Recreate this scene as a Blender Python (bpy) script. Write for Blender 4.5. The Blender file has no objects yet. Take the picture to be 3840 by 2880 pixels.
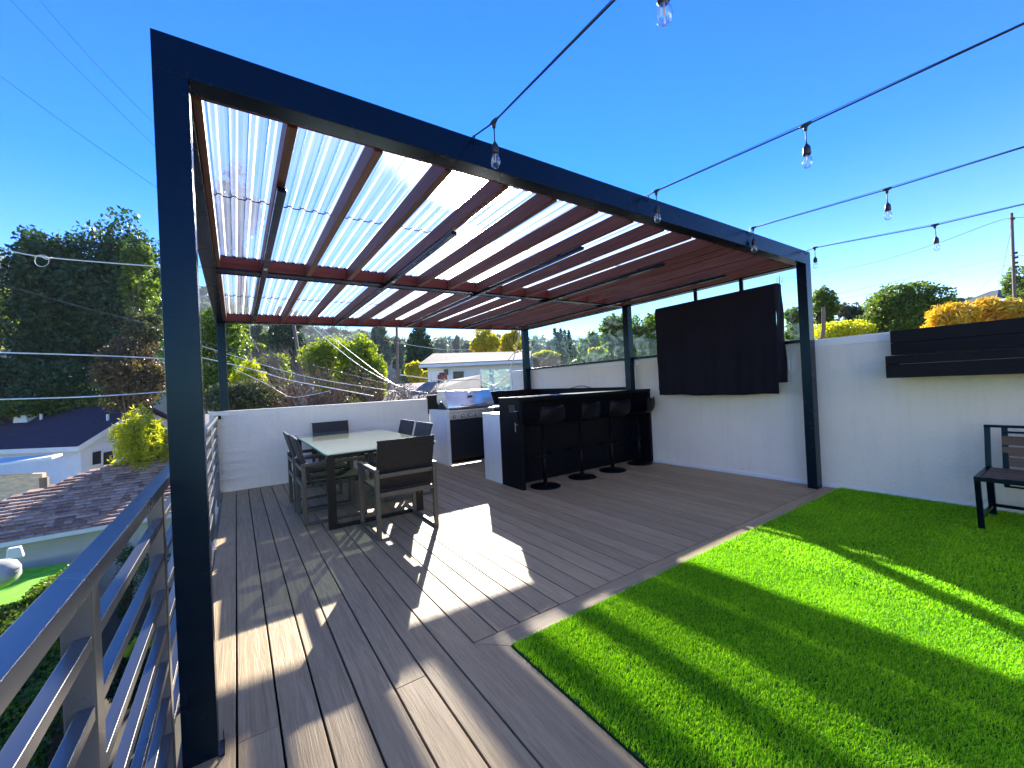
import bpy, math, random
import numpy as np
from mathutils import Vector, Matrix
random.seed(7); RNG = np.random.default_rng(11)
sc = bpy.context.scene; C = sc.collection
R = math.radians
# ------------------------------------------------------------------ camera
F, YAW, PIT, ROL, EYE = 1533.05, 0.59467, 0.00523, -0.048835, 1.35
_f = Vector((math.sin(YAW)*math.cos(PIT), math.cos(YAW)*math.cos(PIT), math.sin(PIT)))
_r = Vector((math.cos(YAW), -math.sin(YAW), 0)); _u = _r.cross(_f)
_R = math.cos(ROL)*_r+math.sin(ROL)*_u; _U = -math.sin(ROL)*_r+math.cos(ROL)*_u
CAM = Vector((0, 0, EYE))
cd = bpy.data.cameras.new('camera'); cam = bpy.data.objects.new('camera', cd); C.objects.link(cam)
cd.sensor_width = 36; cd.lens = F/3840*36; cd.clip_start = .05; cd.clip_end = 6000
cam.matrix_world = Matrix(((_R.x, _U.x, -_f.x, 0), (_R.y, _U.y, -_f.y, 0), (_R.z, _U.z, -_f.z, EYE), (0, 0, 0, 1)))
sc.camera = cam
def ray(x, y): return _R*((x-1920)/F)+_U*(-(y-1440)/F)+_f       # direction through a point of the photo, forward part 1
def at(x, y, d): return CAM+ray(x, y)*d                          # that point at forward distance d metres
def onz(x, y, z): r = ray(x, y); return CAM+r*((z-EYE)/r.z)
def onx(x, y, X): r = ray(x, y); return CAM+r*(X/r.x)

# ------------------------------------------------------------------ objects
def tag(o, label=None, cat=None, group=None, kind=None):
    for k, v in (('label', label), ('category', cat), ('group', group), ('kind', kind)):
        if v: o[k] = v
    return o
def thing(name, label, cat, loc=(0, 0, 0), rz=0, group=None):
    o = bpy.data.objects.new(name, None); C.objects.link(o); o.location = loc; o.rotation_euler = (0, 0, rz)
    o.empty_display_size = .1
    return tag(o, label, cat, group)
class MB:
    def __init__(s): s.v = []; s.f = []
    def add(s, vs, fs):
        n = len(s.v); s.v += [tuple(a) for a in vs]; s.f += [tuple(i+n for i in q) for q in fs]; return s
    def box(s, x0, x1, y0, y1, z0, z1):
        return s.add([(x, y, z) for z in (z0, z1) for y in (y0, y1) for x in (x0, x1)],
                     [(0, 2, 3, 1), (4, 5, 7, 6), (0, 1, 5, 4), (2, 6, 7, 3), (0, 4, 6, 2), (1, 3, 7, 5)])
    def hexa(s, lo, hi):                                         # lo, hi: 4 corners each, same winding (counter-clockwise from above)
        return s.add(list(lo)+list(hi), [(3, 2, 1, 0), (4, 5, 6, 7), (0, 1, 5, 4), (1, 2, 6, 5), (2, 3, 7, 6), (3, 0, 4, 7)])
    def bar(s, a, b, w, h=None, up=(0, 0, 1)):
        a = Vector(a); b = Vector(b); h = h or w; d = (b-a).normalized(); u = Vector(up)
        if abs(d.dot(u)) > .95: u = Vector((0, 1, 0)) if abs(d.y) < .9 else Vector((1, 0, 0))
        r = d.cross(u).normalized(); u = r.cross(d)
        q = [(-w/2, -h/2), (w/2, -h/2), (w/2, h/2), (-w/2, h/2)]
        vs = [a+r*i+u*j for i, j in q]+[b+r*i+u*j for i, j in q]
        return s.add(vs, [(3, 2, 1, 0), (4, 5, 6, 7), (0, 1, 5, 4), (1, 2, 6, 5), (2, 3, 7, 6), (3, 0, 4, 7)])
    def tube(s, pts, r, n=8, cap=True):
        pts = [Vector(p) for p in pts]; rs = r if isinstance(r, (list, tuple)) else [r]*len(pts)
        vs = []; m = len(pts); prev = None
        for i, p in enumerate(pts):
            d = (pts[min(i+1, m-1)]-pts[max(i-1, 0)]).normalized()
            u = prev if prev is not None else (Vector((0, 0, 1)) if abs(d.z) < .9 else Vector((1, 0, 0)))
            a = d.cross(u)
            if a.length < 1e-6: a = d.cross(Vector((0, 1, 0)))
            a.normalize(); b = a.cross(d).normalized(); prev = b
            for k in range(n):
                t = 2*math.pi*k/n; vs.append(p+(a*math.cos(t)+b*math.sin(t))*rs[i])
        fs = [(i*n+k, i*n+(k+1) % n, (i+1)*n+(k+1) % n, (i+1)*n+k) for i in range(m-1) for k in range(n)]
        if cap: fs += [tuple(range(n-1, -1, -1)), tuple((m-1)*n+k for k in range(n))]
        return s.add(vs, fs)
    def lathe(s, prof, n=24, o=(0, 0, 0)):                       # prof: [(r, z)]
        vs = [(o[0]+r*math.cos(2*math.pi*k/n), o[1]+r*math.sin(2*math.pi*k/n), o[2]+z) for r, z in prof for k in range(n)]
        m = len(prof)
        fs = [(i*n+k, i*n+(k+1) % n, (i+1)*n+(k+1) % n, (i+1)*n+k) for i in range(m-1) for k in range(n)]
        fs += [tuple(range(n-1, -1, -1)), tuple((m-1)*n+k for k in range(n))]
        return s.add(vs, fs)
    def prism(s, poly, h):                                       # poly of 3D points extruded along vector h
        n = len(poly); h = Vector(h); a = [Vector(p) for p in poly]
        return s.add(a+[p+h for p in a], [tuple(range(n-1, -1, -1)), tuple(range(n, 2*n))]+[(i, (i+1) % n, n+(i+1) % n, n+i) for i in range(n)])
    def build(s, name, mat, parent=None, bevel=0, smooth=False, solid=0, world=True):
        me = bpy.data.meshes.new(name)
        v = s.v
        if parent is not None and world:
            l = parent.location; v = [(a[0]-l.x, a[1]-l.y, a[2]-l.z) for a in v]
        me.from_pydata(v, [], s.f); me.update()
        o = bpy.data.objects.new(name, me); C.objects.link(o); me.materials.append(mat)
        import bmesh
        bm = bmesh.new(); bm.from_mesh(me); bmesh.ops.recalc_face_normals(bm, faces=bm.faces); bm.to_mesh(me); bm.free()
        if parent is not None: o.parent = parent
        if solid: m = o.modifiers.new('solid', 'SOLIDIFY'); m.thickness = solid; m.offset = 0
        if bevel:
            m = o.modifiers.new('bevel', 'BEVEL'); m.width = bevel; m.segments = 2; m.limit_method = 'ANGLE'; m.angle_limit = R(40)
            smooth = True
        if smooth:
            for p in me.polygons: p.use_smooth = True
            if bevel: m = o.modifiers.new('wn', 'WEIGHTED_NORMAL'); m.keep_sharp = True
        return o
def npmesh(name, V, quads, mat, parent=None):                    # V (n,3) array, quads (m,k) array
    V = np.asarray(V, dtype=np.float32); q = np.asarray(quads, dtype=np.int32)
    if parent is not None: V = V-np.array(parent.location, dtype=np.float32)
    me = bpy.data.meshes.new(name); k = q.shape[1]
    me.vertices.add(len(V)); me.vertices.foreach_set('co', V.ravel())
    me.loops.add(q.size); me.loops.foreach_set('vertex_index', q.ravel())
    me.polygons.add(len(q)); me.polygons.foreach_set('loop_start', np.arange(0, q.size, k, dtype=np.int32))
    me.polygons.foreach_set('loop_total', np.full(len(q), k, dtype=np.int32))
    me.update(calc_edges=True); me.materials.append(mat)
    o = bpy.data.objects.new(name, me); C.objects.link(o)
    if parent is not None: o.parent = parent
    return o
def dup(root, loc, rz, label, group=None):
    r = root.copy(); C.objects.link(r); r.location = loc; r.rotation_euler = (0, 0, rz); r['label'] = label
    if group: r['group'] = group
    for ch in list(root.children):
        c = ch.copy(); C.objects.link(c); c.parent = r
        for g in list(ch.children):
            d = g.copy(); C.objects.link(d); d.parent = c
    return r

# ------------------------------------------------------------------ materials
class NT:
    def __init__(s, name):
        s.m = bpy.data.materials.new(name); s.m.use_nodes = True; s.t = s.m.node_tree; s.t.nodes.clear()
        s.out = s.n('OutputMaterial')
    def n(s, kind, **kw):
        x = s.t.nodes.new('ShaderNode'+kind)
        for k, v in kw.items():
            if k in x.inputs.keys(): x.inputs[k].default_value = v
            else: setattr(x, k, v)
        return x
    def l(s, a, b): s.t.links.new(a, b)
    def coord(s, scale=(1, 1, 1), kind='Object'):
        c = s.n('TexCoord'); mp = s.n('Mapping'); mp.inputs['Scale'].default_value = scale; s.l(c.outputs[kind], mp.inputs[0]); return mp.outputs[0]
    def noise(s, co, scale, detail=4, rough=.6):
        x = s.n('TexNoise'); x.inputs['Scale'].default_value = scale; x.inputs['Detail'].default_value = detail
        x.inputs['Roughness'].default_value = rough; s.l(co, x.inputs['Vector']); return x.outputs['Fac']
    def ramp(s, fac, stops):
        x = s.n('ValToRGB'); e = x.color_ramp.elements
        while len(e) > 1: e.remove(e[0])
        e[0].position = stops[0][0]; e[0].color = (*stops[0][1], 1)
        for p, c in stops[1:]: q = e.new(p); q.color = (*c, 1)
        s.l(fac, x.inputs[0]); return x.outputs[0]
    def bump(s, h, st, dist=.01):
        b = s.n('Bump'); b.inputs['Strength'].default_value = st; b.inputs['Distance'].default_value = dist; s.l(h, b.inputs['Height']); return b.outputs[0]
    def mixc(s, fac, a, b, mode='MIX'):
        x = s.n('Mix', data_type='RGBA', blend_type=mode)
        for v, i in ((fac, 0), (a, 6), (b, 7)):
            if hasattr(v, 'is_linked'): s.l(v, x.inputs[i])
            else: x.inputs[i].default_value = v if i == 0 else (*v, 1)
        return x.outputs[2]
    def bsdf(s, col, rough=.5, metal=0, spec=.5, coat=0):
        b = s.n('BsdfPrincipled')
        if hasattr(col, 'is_linked'): s.l(col, b.inputs['Base Color'])
        else: b.inputs['Base Color'].default_value = (*col, 1)
        if hasattr(rough, 'is_linked'): s.l(rough, b.inputs['Roughness'])
        else: b.inputs['Roughness'].default_value = rough
        b.inputs['Metallic'].default_value = metal; b.inputs['Specular IOR Level'].default_value = spec; b.inputs['Coat Weight'].default_value = coat
        return b
    def refl(s, f0=.04, k=.9):
        lw = s.n('LayerWeight'); lw.inputs[0].default_value = .5; p = s.n('Math', operation='POWER'); s.l(lw.outputs['Facing'], p.inputs[0]); p.inputs[1].default_value = 5
        q = s.n('Math', operation='MULTIPLY_ADD'); s.l(p.outputs[0], q.inputs[0]); q.inputs[1].default_value = k; q.inputs[2].default_value = f0; return q.outputs[0]
    def done(s, sh): s.l(sh, s.out.inputs[0]); return s.m
def simple(name, col, rough=.5, metal=0, var=.15, scale=3, bump=0, bscale=60, spec=.5, coat=0, stretch=(1, 1, 1)):
    t = NT(name); co = t.coord(stretch); n = t.noise(co, scale, 5)
    c = t.ramp(n, [(.3, tuple(x*(1-var) for x in col)), (.7, tuple(min(1, x*(1+var)) for x in col))])
    n2 = t.noise(co, scale*4, 3)
    rr = t.n('MapRange'); t.l(n2, rr.inputs[0]); rr.inputs[3].default_value = max(.02, rough-.08); rr.inputs[4].default_value = min(1, rough+.08)
    b = t.bsdf(c, rr.outputs[0], metal, spec, coat)
    if bump: t.l(t.bump(t.noise(co, bscale, 4), bump, .004), b.inputs['Normal'])
    return t.done(b.outputs[0])
def foliage(name, dark, light, trans=.45, rough=.5, scale=.8):
    t = NT(name); g = t.n('NewGeometry'); co = t.coord()
    n = t.noise(co, scale, 3)
    a = t.n('Math', operation='MULTIPLY_ADD'); t.l(g.outputs['Random Per Island'], a.inputs[0]); a.inputs[1].default_value = .6
    m = t.n('Math', operation='MULTIPLY'); t.l(n, m.inputs[0]); m.inputs[1].default_value = .45; t.l(m.outputs[0], a.inputs[2])
    c = t.ramp(a.outputs[0], [(.15, dark), (.85, light)])
    b = t.bsdf(c, rough, 0, .35); tr = t.n('BsdfTranslucent')
    c2 = t.mixc(1.0, c, (1.25, 1.2, .55), 'MULTIPLY'); t.l(c2, tr.inputs[0])
    mx = t.n('MixShader'); mx.inputs[0].default_value = trans; t.l(b.outputs[0], mx.inputs[1]); t.l(tr.outputs[0], mx.inputs[2])
    return t.done(mx.outputs[0])
M = {}
M['steel'] = simple('black_steel_paint', (.002, .005, .012), .26, 0, .05, 1, 0, 200, spec=.27)
for nd in M['steel'].node_tree.nodes:
    if nd.type == 'BSDF_PRINCIPLED': nd.inputs['Specular Tint'].default_value = (.35, .7, 1, 1)  # blue of the reflected sky put into the gloss tint
M['rail'] = simple('grey_black_rail_paint', (.12, .12, .12), .30, .4, .04, 2, 0, 300, spec=.8)
M['black'] = simple('black_laminate', (.003, .0035, .006), .45, 0, .2, 5, .04, 120, spec=.12)
M['stool'] = simple('black_moulded_plastic', (.003, .003, .004), .45, 0, .1, 8, spec=.14)
M['fabric'] = simple('black_cover_cloth', (.0035, .003, .008), .85, 0, .3, 5, .3, 400, spec=.25)
M['chairmetal'] = simple('taupe_aluminium', (.085, .080, .070), .42, .3, .1, 10, spec=.5)
M['tableframe'] = simple('dark_table_frame', (.006, .006, .006), .4, 0, .1, 8, spec=.3)
M['wicker'] = simple('black_wicker', (.011, .012, .016), .45, 0, .3, 60, .3, 500, spec=.4)
M['quartz'] = simple('white_quartz', (.78, .79, .80), .3, 0, .03, 3)
M['white'] = simple('white_trim_paint', (.78, .78, .77), .55, 0, .03, 2)
M['stainless'] = simple('brushed_stainless', (.80, .79, .77), .34, 1, .08, 3, .05, 250, stretch=(1, 1, 12))
M['chrome'] = simple('knob_chrome', (.7, .7, .7), .15, 1, .05, 3)
M['knob'] = simple('black_knob', (.01, .01, .01), .3)
M['cabinet'] = simple('grill_cabinet_black', (.006, .010, .016), .45, 0, .1, 3)
M['rubber'] = simple('black_cable_rubber', (.012, .012, .013), .5)
M['darkgap'] = simple('gap_shade_and_dark_parts', (.02, .017, .015), .9)  # near-black brown: shade under the deck boards, and plain dark parts
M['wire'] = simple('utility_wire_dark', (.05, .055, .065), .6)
M['wirelight'] = simple('utility_wire_pale', (.80, .79, .72), .42, .25)
M['cablewhite'] = simple('white_cable', (.72, .70, .64), .45)
M['polewood'] = simple('weathered_pole_wood', (.17, .12, .085), .9, 0, .3, 6, .5, 30, stretch=(1, 1, .1))
M['bark'] = simple('bark', (.10, .075, .055), .95, 0, .4, 8, .7, 25, stretch=(1, 1, .3))
M['redtwig'] = simple('bare_red_twigs', (.20, .13, .095), .8, 0, .3, 3)
M['greytwig'] = simple('bare_grey_twigs', (.24, .20, .16), .8, 0, .3, 3)
M['brick'] = simple('red_brick', (.22, .075, .05), .9, 0, .3, 8, .3, 30)
M['pane'] = simple('dark_window_glass', (.012, .02, .026), .15, 0, .2, 2, spec=.3)
M['fascia'] = simple('pale_fascia', (.66, .68, .66), .6, 0, .05, 2)
M['ply'] = simple('raw_plywood', (.72, .50, .27), .8, 0, .25, 2.5, .2, 30, stretch=(1, 1, 5))
M['sage'] = simple('pale_sage_stucco', (.50, .53, .44), .9, 0, .06, 2, .4, 60)
M['bluewall'] = simple('pale_house_stucco', (.62, .66, .70), .9, 0, .05, 2, .3, 50)
M['greywall'] = simple('warm_white_house_stucco', (.66, .68, .66), .9, 0, .05, 2, .3, 50)
M['ground'] = simple('dry_soil_ground', (.075, .065, .045), .95, 0, .4, .4, .5, 6)
M['hill'] = simple('wooded_hillside', (.045, .065, .035), .95, 0, .5, .05, .5, .3)
M['stone'] = simple('grey_stone', (.35, .35, .34), .8, 0, .3, 3, .5, 20)
M['redfloor'] = simple('red_clay_paving', (.17, .045, .03), .8, 0, .3, 3)
M['bulbbase'] = simple('bulb_ceramic', (.75, .70, .6), .4)
M['filament'] = simple('bulb_stem', (.75, .45, .35), .4)

t = NT('white_stucco'); co = t.coord()                            # white rendered wall
c = t.ramp(t.noise(co, 1.2, 5), [(.3, (.80, .75, .67)), (.7, (.86, .81, .73))]); c = t.mixc(t.ramp(t.noise(t.coord((4, 4, .35)), 3, 5, .7), [(.5, (0, 0, 0)), (.8, (.35, .35, .35))]), c, (.62, .58, .50))
b = t.bsdf(c, .85); n = t.noise(co, 55, 5, .7); n2 = t.noise(co, 9, 3)
ad = t.n('Math', operation='ADD'); t.l(n, ad.inputs[0]); t.l(n2, ad.inputs[1])
t.l(t.bump(ad.outputs[0], .9, .012), b.inputs['Normal']); M['stucco'] = t.done(b.outputs[0])

def boards_mat(name, ca, cb, cc, along='Y', rough=.62, bump=.5, gs=1.0):
    t = NT(name); g = t.n('NewGeometry')
    s = (22*gs, 1.1*gs, 22*gs) if along == 'Y' else (1.1*gs, 22*gs, 22*gs)
    co = t.coord(s); rnd = g.outputs['Random Per Island']
    off = t.n('VectorMath', operation='ADD'); cb3 = t.n('CombineXYZ'); mu = t.n('Math', operation='MULTIPLY'); t.l(rnd, mu.inputs[0]); mu.inputs[1].default_value = 77
    t.l(mu.outputs[0], cb3.inputs[0]); t.l(mu.outputs[0], cb3.inputs[1]); t.l(co, off.inputs[0]); t.l(cb3.outputs[0], off.inputs[1])
    n = t.n('TexNoise'); n.inputs['Scale'].default_value = 2.2; n.inputs['Detail'].default_value = 7; n.inputs['Roughness'].default_value = .68; n.inputs['Distortion'].default_value = 1.2
    t.l(off.outputs[0], n.inputs['Vector'])
    c = t.ramp(n.outputs['Fac'], [(.25, ca), (.5, cb), (.78, cc)])
    br = t.n('MapRange'); t.l(rnd, br.inputs[0]); br.inputs[3].default_value = .86; br.inputs[4].default_value = 1.12
    hv = t.n('HueSaturation'); t.l(br.outputs[0], hv.inputs['Value']); t.l(c, hv.inputs['Color'])
    b = t.bsdf(hv.outputs[0], rough, 0, .22)
    t.l(t.bump(n.outputs['Fac'], bump, .006), b.inputs['Normal']); return t.done(b.outputs[0])
M['deck'] = boards_mat('composite_deck_boards', (.24, .165, .088), (.375, .27, .145), (.49, .365, .21), 'Y', .55, .55)
M['deckx'] = boards_mat('composite_border_board', (.24, .165, .088), (.375, .27, .145), (.49, .365, .21), 'X', .55, .55)
M['redwood'] = boards_mat('stained_redwood', (.10, .036, .024), (.19, .075, .05), (.30, .13, .09), 'Y', .5, .3, .6)
M['redwoodx'] = boards_mat('stained_redwood_ledger', (.11, .02, .015), (.20, .042, .03), (.28, .07, .045), 'X', .5, .3, .6)
M['benchwood'] = boards_mat('brown_bench_slats', (.075, .055, .042), (.11, .08, .06), (.15, .115, .09), 'Y', .55, .4)
M['shelfwood'] = boards_mat('black_stained_planks', (.003, .003, .004), (.005, .005, .007), (.009, .009, .011), 'Y', .7, .5)

# shingle roofs: real courses are modelled for the nearest one, the others use a brick pattern of shingles
def shingle(name, ca, cb, sx, sy, mortar=(.02, .015, .015)):
    t = NT(name); co = t.coord(kind='UV'); br = t.n('TexBrick'); t.l(co, br.inputs['Vector'])
    br.inputs['Scale'].default_value = 1; br.inputs['Brick Width'].default_value = sx; br.inputs['Row Height'].default_value = sy
    br.inputs['Mortar Size'].default_value = sy*.07; br.inputs['Color1'].default_value = (*ca, 1); br.inputs['Color2'].default_value = (*cb, 1); br.inputs['Mortar'].default_value = (*mortar, 1)
    n = t.noise(t.coord((1, 1, 1)), 3, 6, .7); c = t.mixc(.5, br.outputs['Color'], t.ramp(n, [(.3, (.35, .35, .35)), (.7, (1, 1, 1))]), 'MULTIPLY')
    b = t.bsdf(c, .9); t.l(t.bump(n, .5, .02), b.inputs['Normal']); return t.done(b.outputs[0])
t = NT('brown_shake_roof'); g = t.n('NewGeometry'); co = t.coord((1, 1, 1)); n = t.noise(co, 9, 6, .7)
a = t.n('Math', operation='MULTIPLY_ADD'); t.l(g.outputs['Random Per Island'], a.inputs[0]); a.inputs[1].default_value = .5; t.l(n, a.inputs[2])
c = t.ramp(a.outputs[0], [(.3, (.10, .052, .036)), (.65, (.30, .17, .12)), (1, (.50, .34, .25))])
b = t.bsdf(c, .9); t.l(t.bump(n, .6, .02), b.inputs['Normal']); M['shake'] = t.done(b.outputs[0])
M['navyroof'] = simple('dark_purple_asphalt_shingles', (.028, .022, .045), .95, 0, .35, 2.5, .8, 18, stretch=(1, 1, 6))
M['greyroof'] = simple('grey_asphalt_shingles', (.065, .066, .066), .95, 0, .6, 3.5, .8, 25, stretch=(1, 1, 3))
M['pinkroof'] = simple('faded_pink_roof', (.24, .19, .18), .95, 0, .3, 3, .6, 20)

# roof sheet: clear corrugated polycarbonate
t = NT('clear_corrugated_polycarbonate'); co = t.coord((1, .025, 1)); dirt = t.noise(co, 30, 4, .6)
sx = t.n('SeparateXYZ'); t.l(t.coord(), sx.inputs[0]); a1 = t.n('Math', operation='ADD'); t.l(sx.outputs[0], a1.inputs[0]); a1.inputs[1].default_value = 2.805+.82
a2 = t.n('Math', operation='DIVIDE'); t.l(a1.outputs[0], a2.inputs[0]); a2.inputs[1].default_value = .082; a3 = t.n('Math', operation='FRACT'); t.l(a2.outputs[0], a3.inputs[0])
rib = t.ramp(a3.outputs[0], [(0, (.75,)*3), (.05, (.05,)*3), (.2, (.0,)*3), (.33, (.22,)*3), (.36, (0,)*3), (.53, (.05,)*3), (.575, (.95,)*3), (.64, (.35,)*3), (.8, (.1,)*3), (.9, (.25,)*3), (.96, (1, 1, 1)), (1, (.75,)*3)])  # bright light streaks along the rib edges, put into the scatter share

tr = t.n('BsdfTransparent'); tr.inputs[0].default_value = (.98, .985, .99, 1)
rf = t.n('BsdfRefraction'); rf.inputs['Color'].default_value = (.97, .97, .97, 1); rf.inputs['Roughness'].default_value = .8; rf.inputs['IOR'].default_value = 1.07
tl = t.n('BsdfTranslucent'); tl.inputs[0].default_value = (.9, .9, .88, 1)
gl = t.n('BsdfGlossy'); gl.inputs['Roughness'].default_value = .12; gl.inputs[0].default_value = (.9, .9, .9, 1)
rg = t.n('BsdfRefraction'); rg.inputs['Color'].default_value = (.99, .97, .93, 1); rg.inputs['Roughness'].default_value = .75; rg.inputs['IOR'].default_value = 1.022
m0 = t.n('MixShader'); m0.inputs[0].default_value = .5; t.l(rf.outputs[0], m0.inputs[1]); t.l(rg.outputs[0], m0.inputs[2])
m1 = t.n('MixShader'); m1.inputs[0].default_value = .42; t.l(m0.outputs[0], m1.inputs[1]); t.l(tl.outputs[0], m1.inputs[2])
fa = t.n('MapRange'); t.l(dirt, fa.inputs[0]); fa.inputs[1].default_value = .35; fa.inputs[2].default_value = .75; fa.inputs[3].default_value = .26; fa.inputs[4].default_value = .55
fb = t.n('Math', operation='MULTIPLY_ADD', use_clamp=True); rn = t.n('MapRange'); t.l(t.noise(t.coord((1, .05, 1)), 5, 3), rn.inputs[0]); rn.inputs[1].default_value = .35; rn.inputs[2].default_value = .65; rn.inputs[3].default_value = .2; rn.inputs[4].default_value = .9
t.l(rib, fb.inputs[0]); t.l(rn.outputs[0], fb.inputs[1]); t.l(fa.outputs[0], fb.inputs[2])
m2 = t.n('MixShader'); t.l(fb.outputs[0], m2.inputs[0]); t.l(tr.outputs[0], m2.inputs[1]); t.l(m1.outputs[0], m2.inputs[2])
m3 = t.n('MixShader'); t.l(t.refl(.05, .6), m3.inputs[0]); t.l(m2.outputs[0], m3.inputs[1]); t.l(gl.outputs[0], m3.inputs[2])
M['poly'] = t.done(m3.outputs[0])
# glass wind screen: green tinted, wiped and smeared
t = NT('smeared_green_glass'); co = t.coord((1, 1, 1.4)); n = t.n('TexNoise'); n.inputs['Scale'].default_value = 2.6; n.inputs['Detail'].default_value = 5; n.inputs['Distortion'].default_value = 2.8; t.l(co, n.inputs['Vector'])
fa = t.n('MapRange'); t.l(n.outputs['Fac'], fa.inputs[0]); fa.inputs[1].default_value = .48; fa.inputs[2].default_value = .78; fa.inputs[3].default_value = .0; fa.inputs[4].default_value = .17
tr = t.n('BsdfTransparent'); tr.inputs[0].default_value = (.86, .97, .94, 1)
tl = t.n('BsdfTranslucent'); tl.inputs[0].default_value = (.45, .66, .62, 1); gl = t.n('BsdfGlossy'); gl.inputs['Roughness'].default_value = .02
m1 = t.n('MixShader'); t.l(fa.outputs[0], m1.inputs[0]); t.l(tr.outputs[0], m1.inputs[1]); t.l(tl.outputs[0], m1.inputs[2])
m2 = t.n('MixShader'); t.l(t.refl(.05, .8), m2.inputs[0]); t.l(m1.outputs[0], m2.inputs[1]); t.l(gl.outputs[0], m2.inputs[2])
M['glass'] = t.done(m2.outputs[0])
t = NT('clear_bulb_glass'); tr = t.n('BsdfTransparent'); tr.inputs[0].default_value = (.95, .97, .98, 1); gl = t.n('BsdfGlossy'); gl.inputs['Roughness'].default_value = .04
lw = t.n('LayerWeight'); lw.inputs[0].default_value = .35; m = t.n('MixShader'); t.l(lw.outputs['Facing'], m.inputs[0]); t.l(tr.outputs[0], m.inputs[1]); t.l(gl.outputs[0], m.inputs[2]); M['bulb'] = t.done(m.outputs[0])
# table top: greenish glass, marbled reflections of sky and roof painted into the colour
t = NT('green_glass_painted_reflections'); co = t.coord((3, .5, 1)); n = t.n('TexNoise'); n.inputs['Scale'].default_value = 3.0; n.inputs['Detail'].default_value = 5; n.inputs['Distortion'].default_value = 1.5; t.l(co, n.inputs['Vector'])
c = t.ramp(n.outputs['Fac'], [(.3, (.70, .88, .66)), (.5, (.90, .92, .66)), (.62, (.76, .93, .80)), (.75, (.92, .86, .60))])
b = t.bsdf(c, .12, 0, .6, .4); tr = t.n('BsdfTransparent'); tr.inputs[0].default_value = (.80, .93, .80, 1)
m1 = t.n('MixShader'); m1.inputs[0].default_value = .70; t.l(tr.outputs[0], m1.inputs[1]); t.l(b.outputs[0], m1.inputs[2])
gl = t.n('BsdfGlossy'); gl.inputs['Roughness'].default_value = .06; m2 = t.n('MixShader'); t.l(t.refl(.05, 1.0), m2.inputs[0]); t.l(m1.outputs[0], m2.inputs[1]); t.l(gl.outputs[0], m2.inputs[2]); M['tabletop'] = t.done(m2.outputs[0])
M['tableedge'] = simple('teal_glass_edge', (.06, .45, .38), .1, 0, .1, 3)
# artificial turf blades
M['turf'] = foliage('artificial_turf_blades', (.02, .24, .008), (.50, .88, .02), .5, .5, 2.5)
M['turfbase'] = simple('turf_backing', (.012, .06, .006), .95, 0, .3, 20)
M['farturf'] = simple('bright_lawn', (.16, .50, .01), .9, 0, .3, 5, .6, 60)
FO = {
 'dark': foliage('dark_evergreen_leaves', (.010, .035, .010), (.04, .10, .022), .3),
 'mid': foliage('mid_green_leaves', (.035, .08, .012), (.17, .26, .03), .5),
 'bright': foliage('bright_green_leaves', (.10, .17, .015), (.36, .44, .04), .55),
 'yellowgreen': foliage('yellow_green_leaves', (.28, .34, .015), (.62, .62, .04), .55),
 'yellow': foliage('golden_yellow_leaves', (.42, .26, .02), (.75, .52, .05), .45),
 'olive': foliage('olive_grey_leaves', (.05, .06, .03), (.13, .15, .07), .35),
 'haze': foliage('haze_tinted_far_leaves', (.10, .14, .11), (.22, .28, .20), .4),  # distance haze put into the leaf colour
 'redbrown': foliage('red_brown_leaves', (.05, .05, .022), (.16, .11, .055), .35),
 'gold': foliage('gold_green_leaves', (.30, .29, .02), (.62, .54, .04), .55),
 'bamboo': foliage('bamboo_leaves', (.02, .055, .015), (.07, .13, .03), .4),
}

# ------------------------------------------------------------------ foliage geometry
def leaf_quads(P, size, aspect=.5, droop=0.):
    n = len(P); d = RNG.normal(size=(n, 3)); d[:, 2] -= droop; d /= np.linalg.norm(d, axis=1)[:, None]
    e = RNG.normal(size=(n, 3)); w = np.cross(d, e); w /= np.linalg.norm(w, axis=1)[:, None]+1e-9
    L = size*RNG.uniform(.6, 1.3, (n, 1)); a = P-d*L/2; c = P+d*L/2; b = P+w*L*aspect/2; e2 = P-w*L*aspect/2
    V = np.stack([a, b, c, e2], 1).reshape(-1, 3); return V, np.arange(4*n).reshape(-1, 4)
def crown_points(ctr, rx, ry, rz, n, style, lumps):
    # lumps sit through the crown's volume, leaves on and inside each lump: uneven outline with gaps
    if style == 'cone':
        h = RNG.uniform(0, 1, lumps); rad = (1-h)**.8; a = RNG.uniform(0, 2*np.pi, lumps); rr = rad*np.sqrt(RNG.uniform(.25, 1, lumps))
        c = np.stack([rr*np.cos(a), rr*np.sin(a), h*2-1], 1); ls = .30*(rad+.35)
    elif style == 'column':
        h = RNG.uniform(-1, 1, lumps); a = RNG.uniform(0, 2*np.pi, lumps); rr = np.sqrt(RNG.uniform(.1, .8, lumps))*(1-.35*h**2)
        c = np.stack([rr*np.cos(a), rr*np.sin(a), h*.93], 1); ls = RNG.uniform(.25, .45, lumps)
    else:
        v = RNG.normal(size=(lumps, 3)); v /= np.linalg.norm(v, axis=1)[:, None]; rr = RNG.uniform(.35, .88, (lumps, 1)); c = v*rr
        if style == 'flat': c[:, 2] *= .7
        ls = RNG.uniform(.2, .42, lumps)
    w = ls**2; k = RNG.choice(lumps, n, p=w/w.sum()); v = RNG.normal(size=(n, 3)); v /= np.linalg.norm(v, axis=1)[:, None]
    p = c[k]+v*(ls[k]*RNG.uniform(.55, 1.08, n))[:, None]
    k = np.array({'column': (.9, .9, .78), 'cone': (1, 1, .93), 'flat': (.9, .9, 1)}.get(style, (.9, .9, .9)))
    return p*k*np.array([rx, ry, rz])+np.array(ctr)
GZ = -4.9
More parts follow.
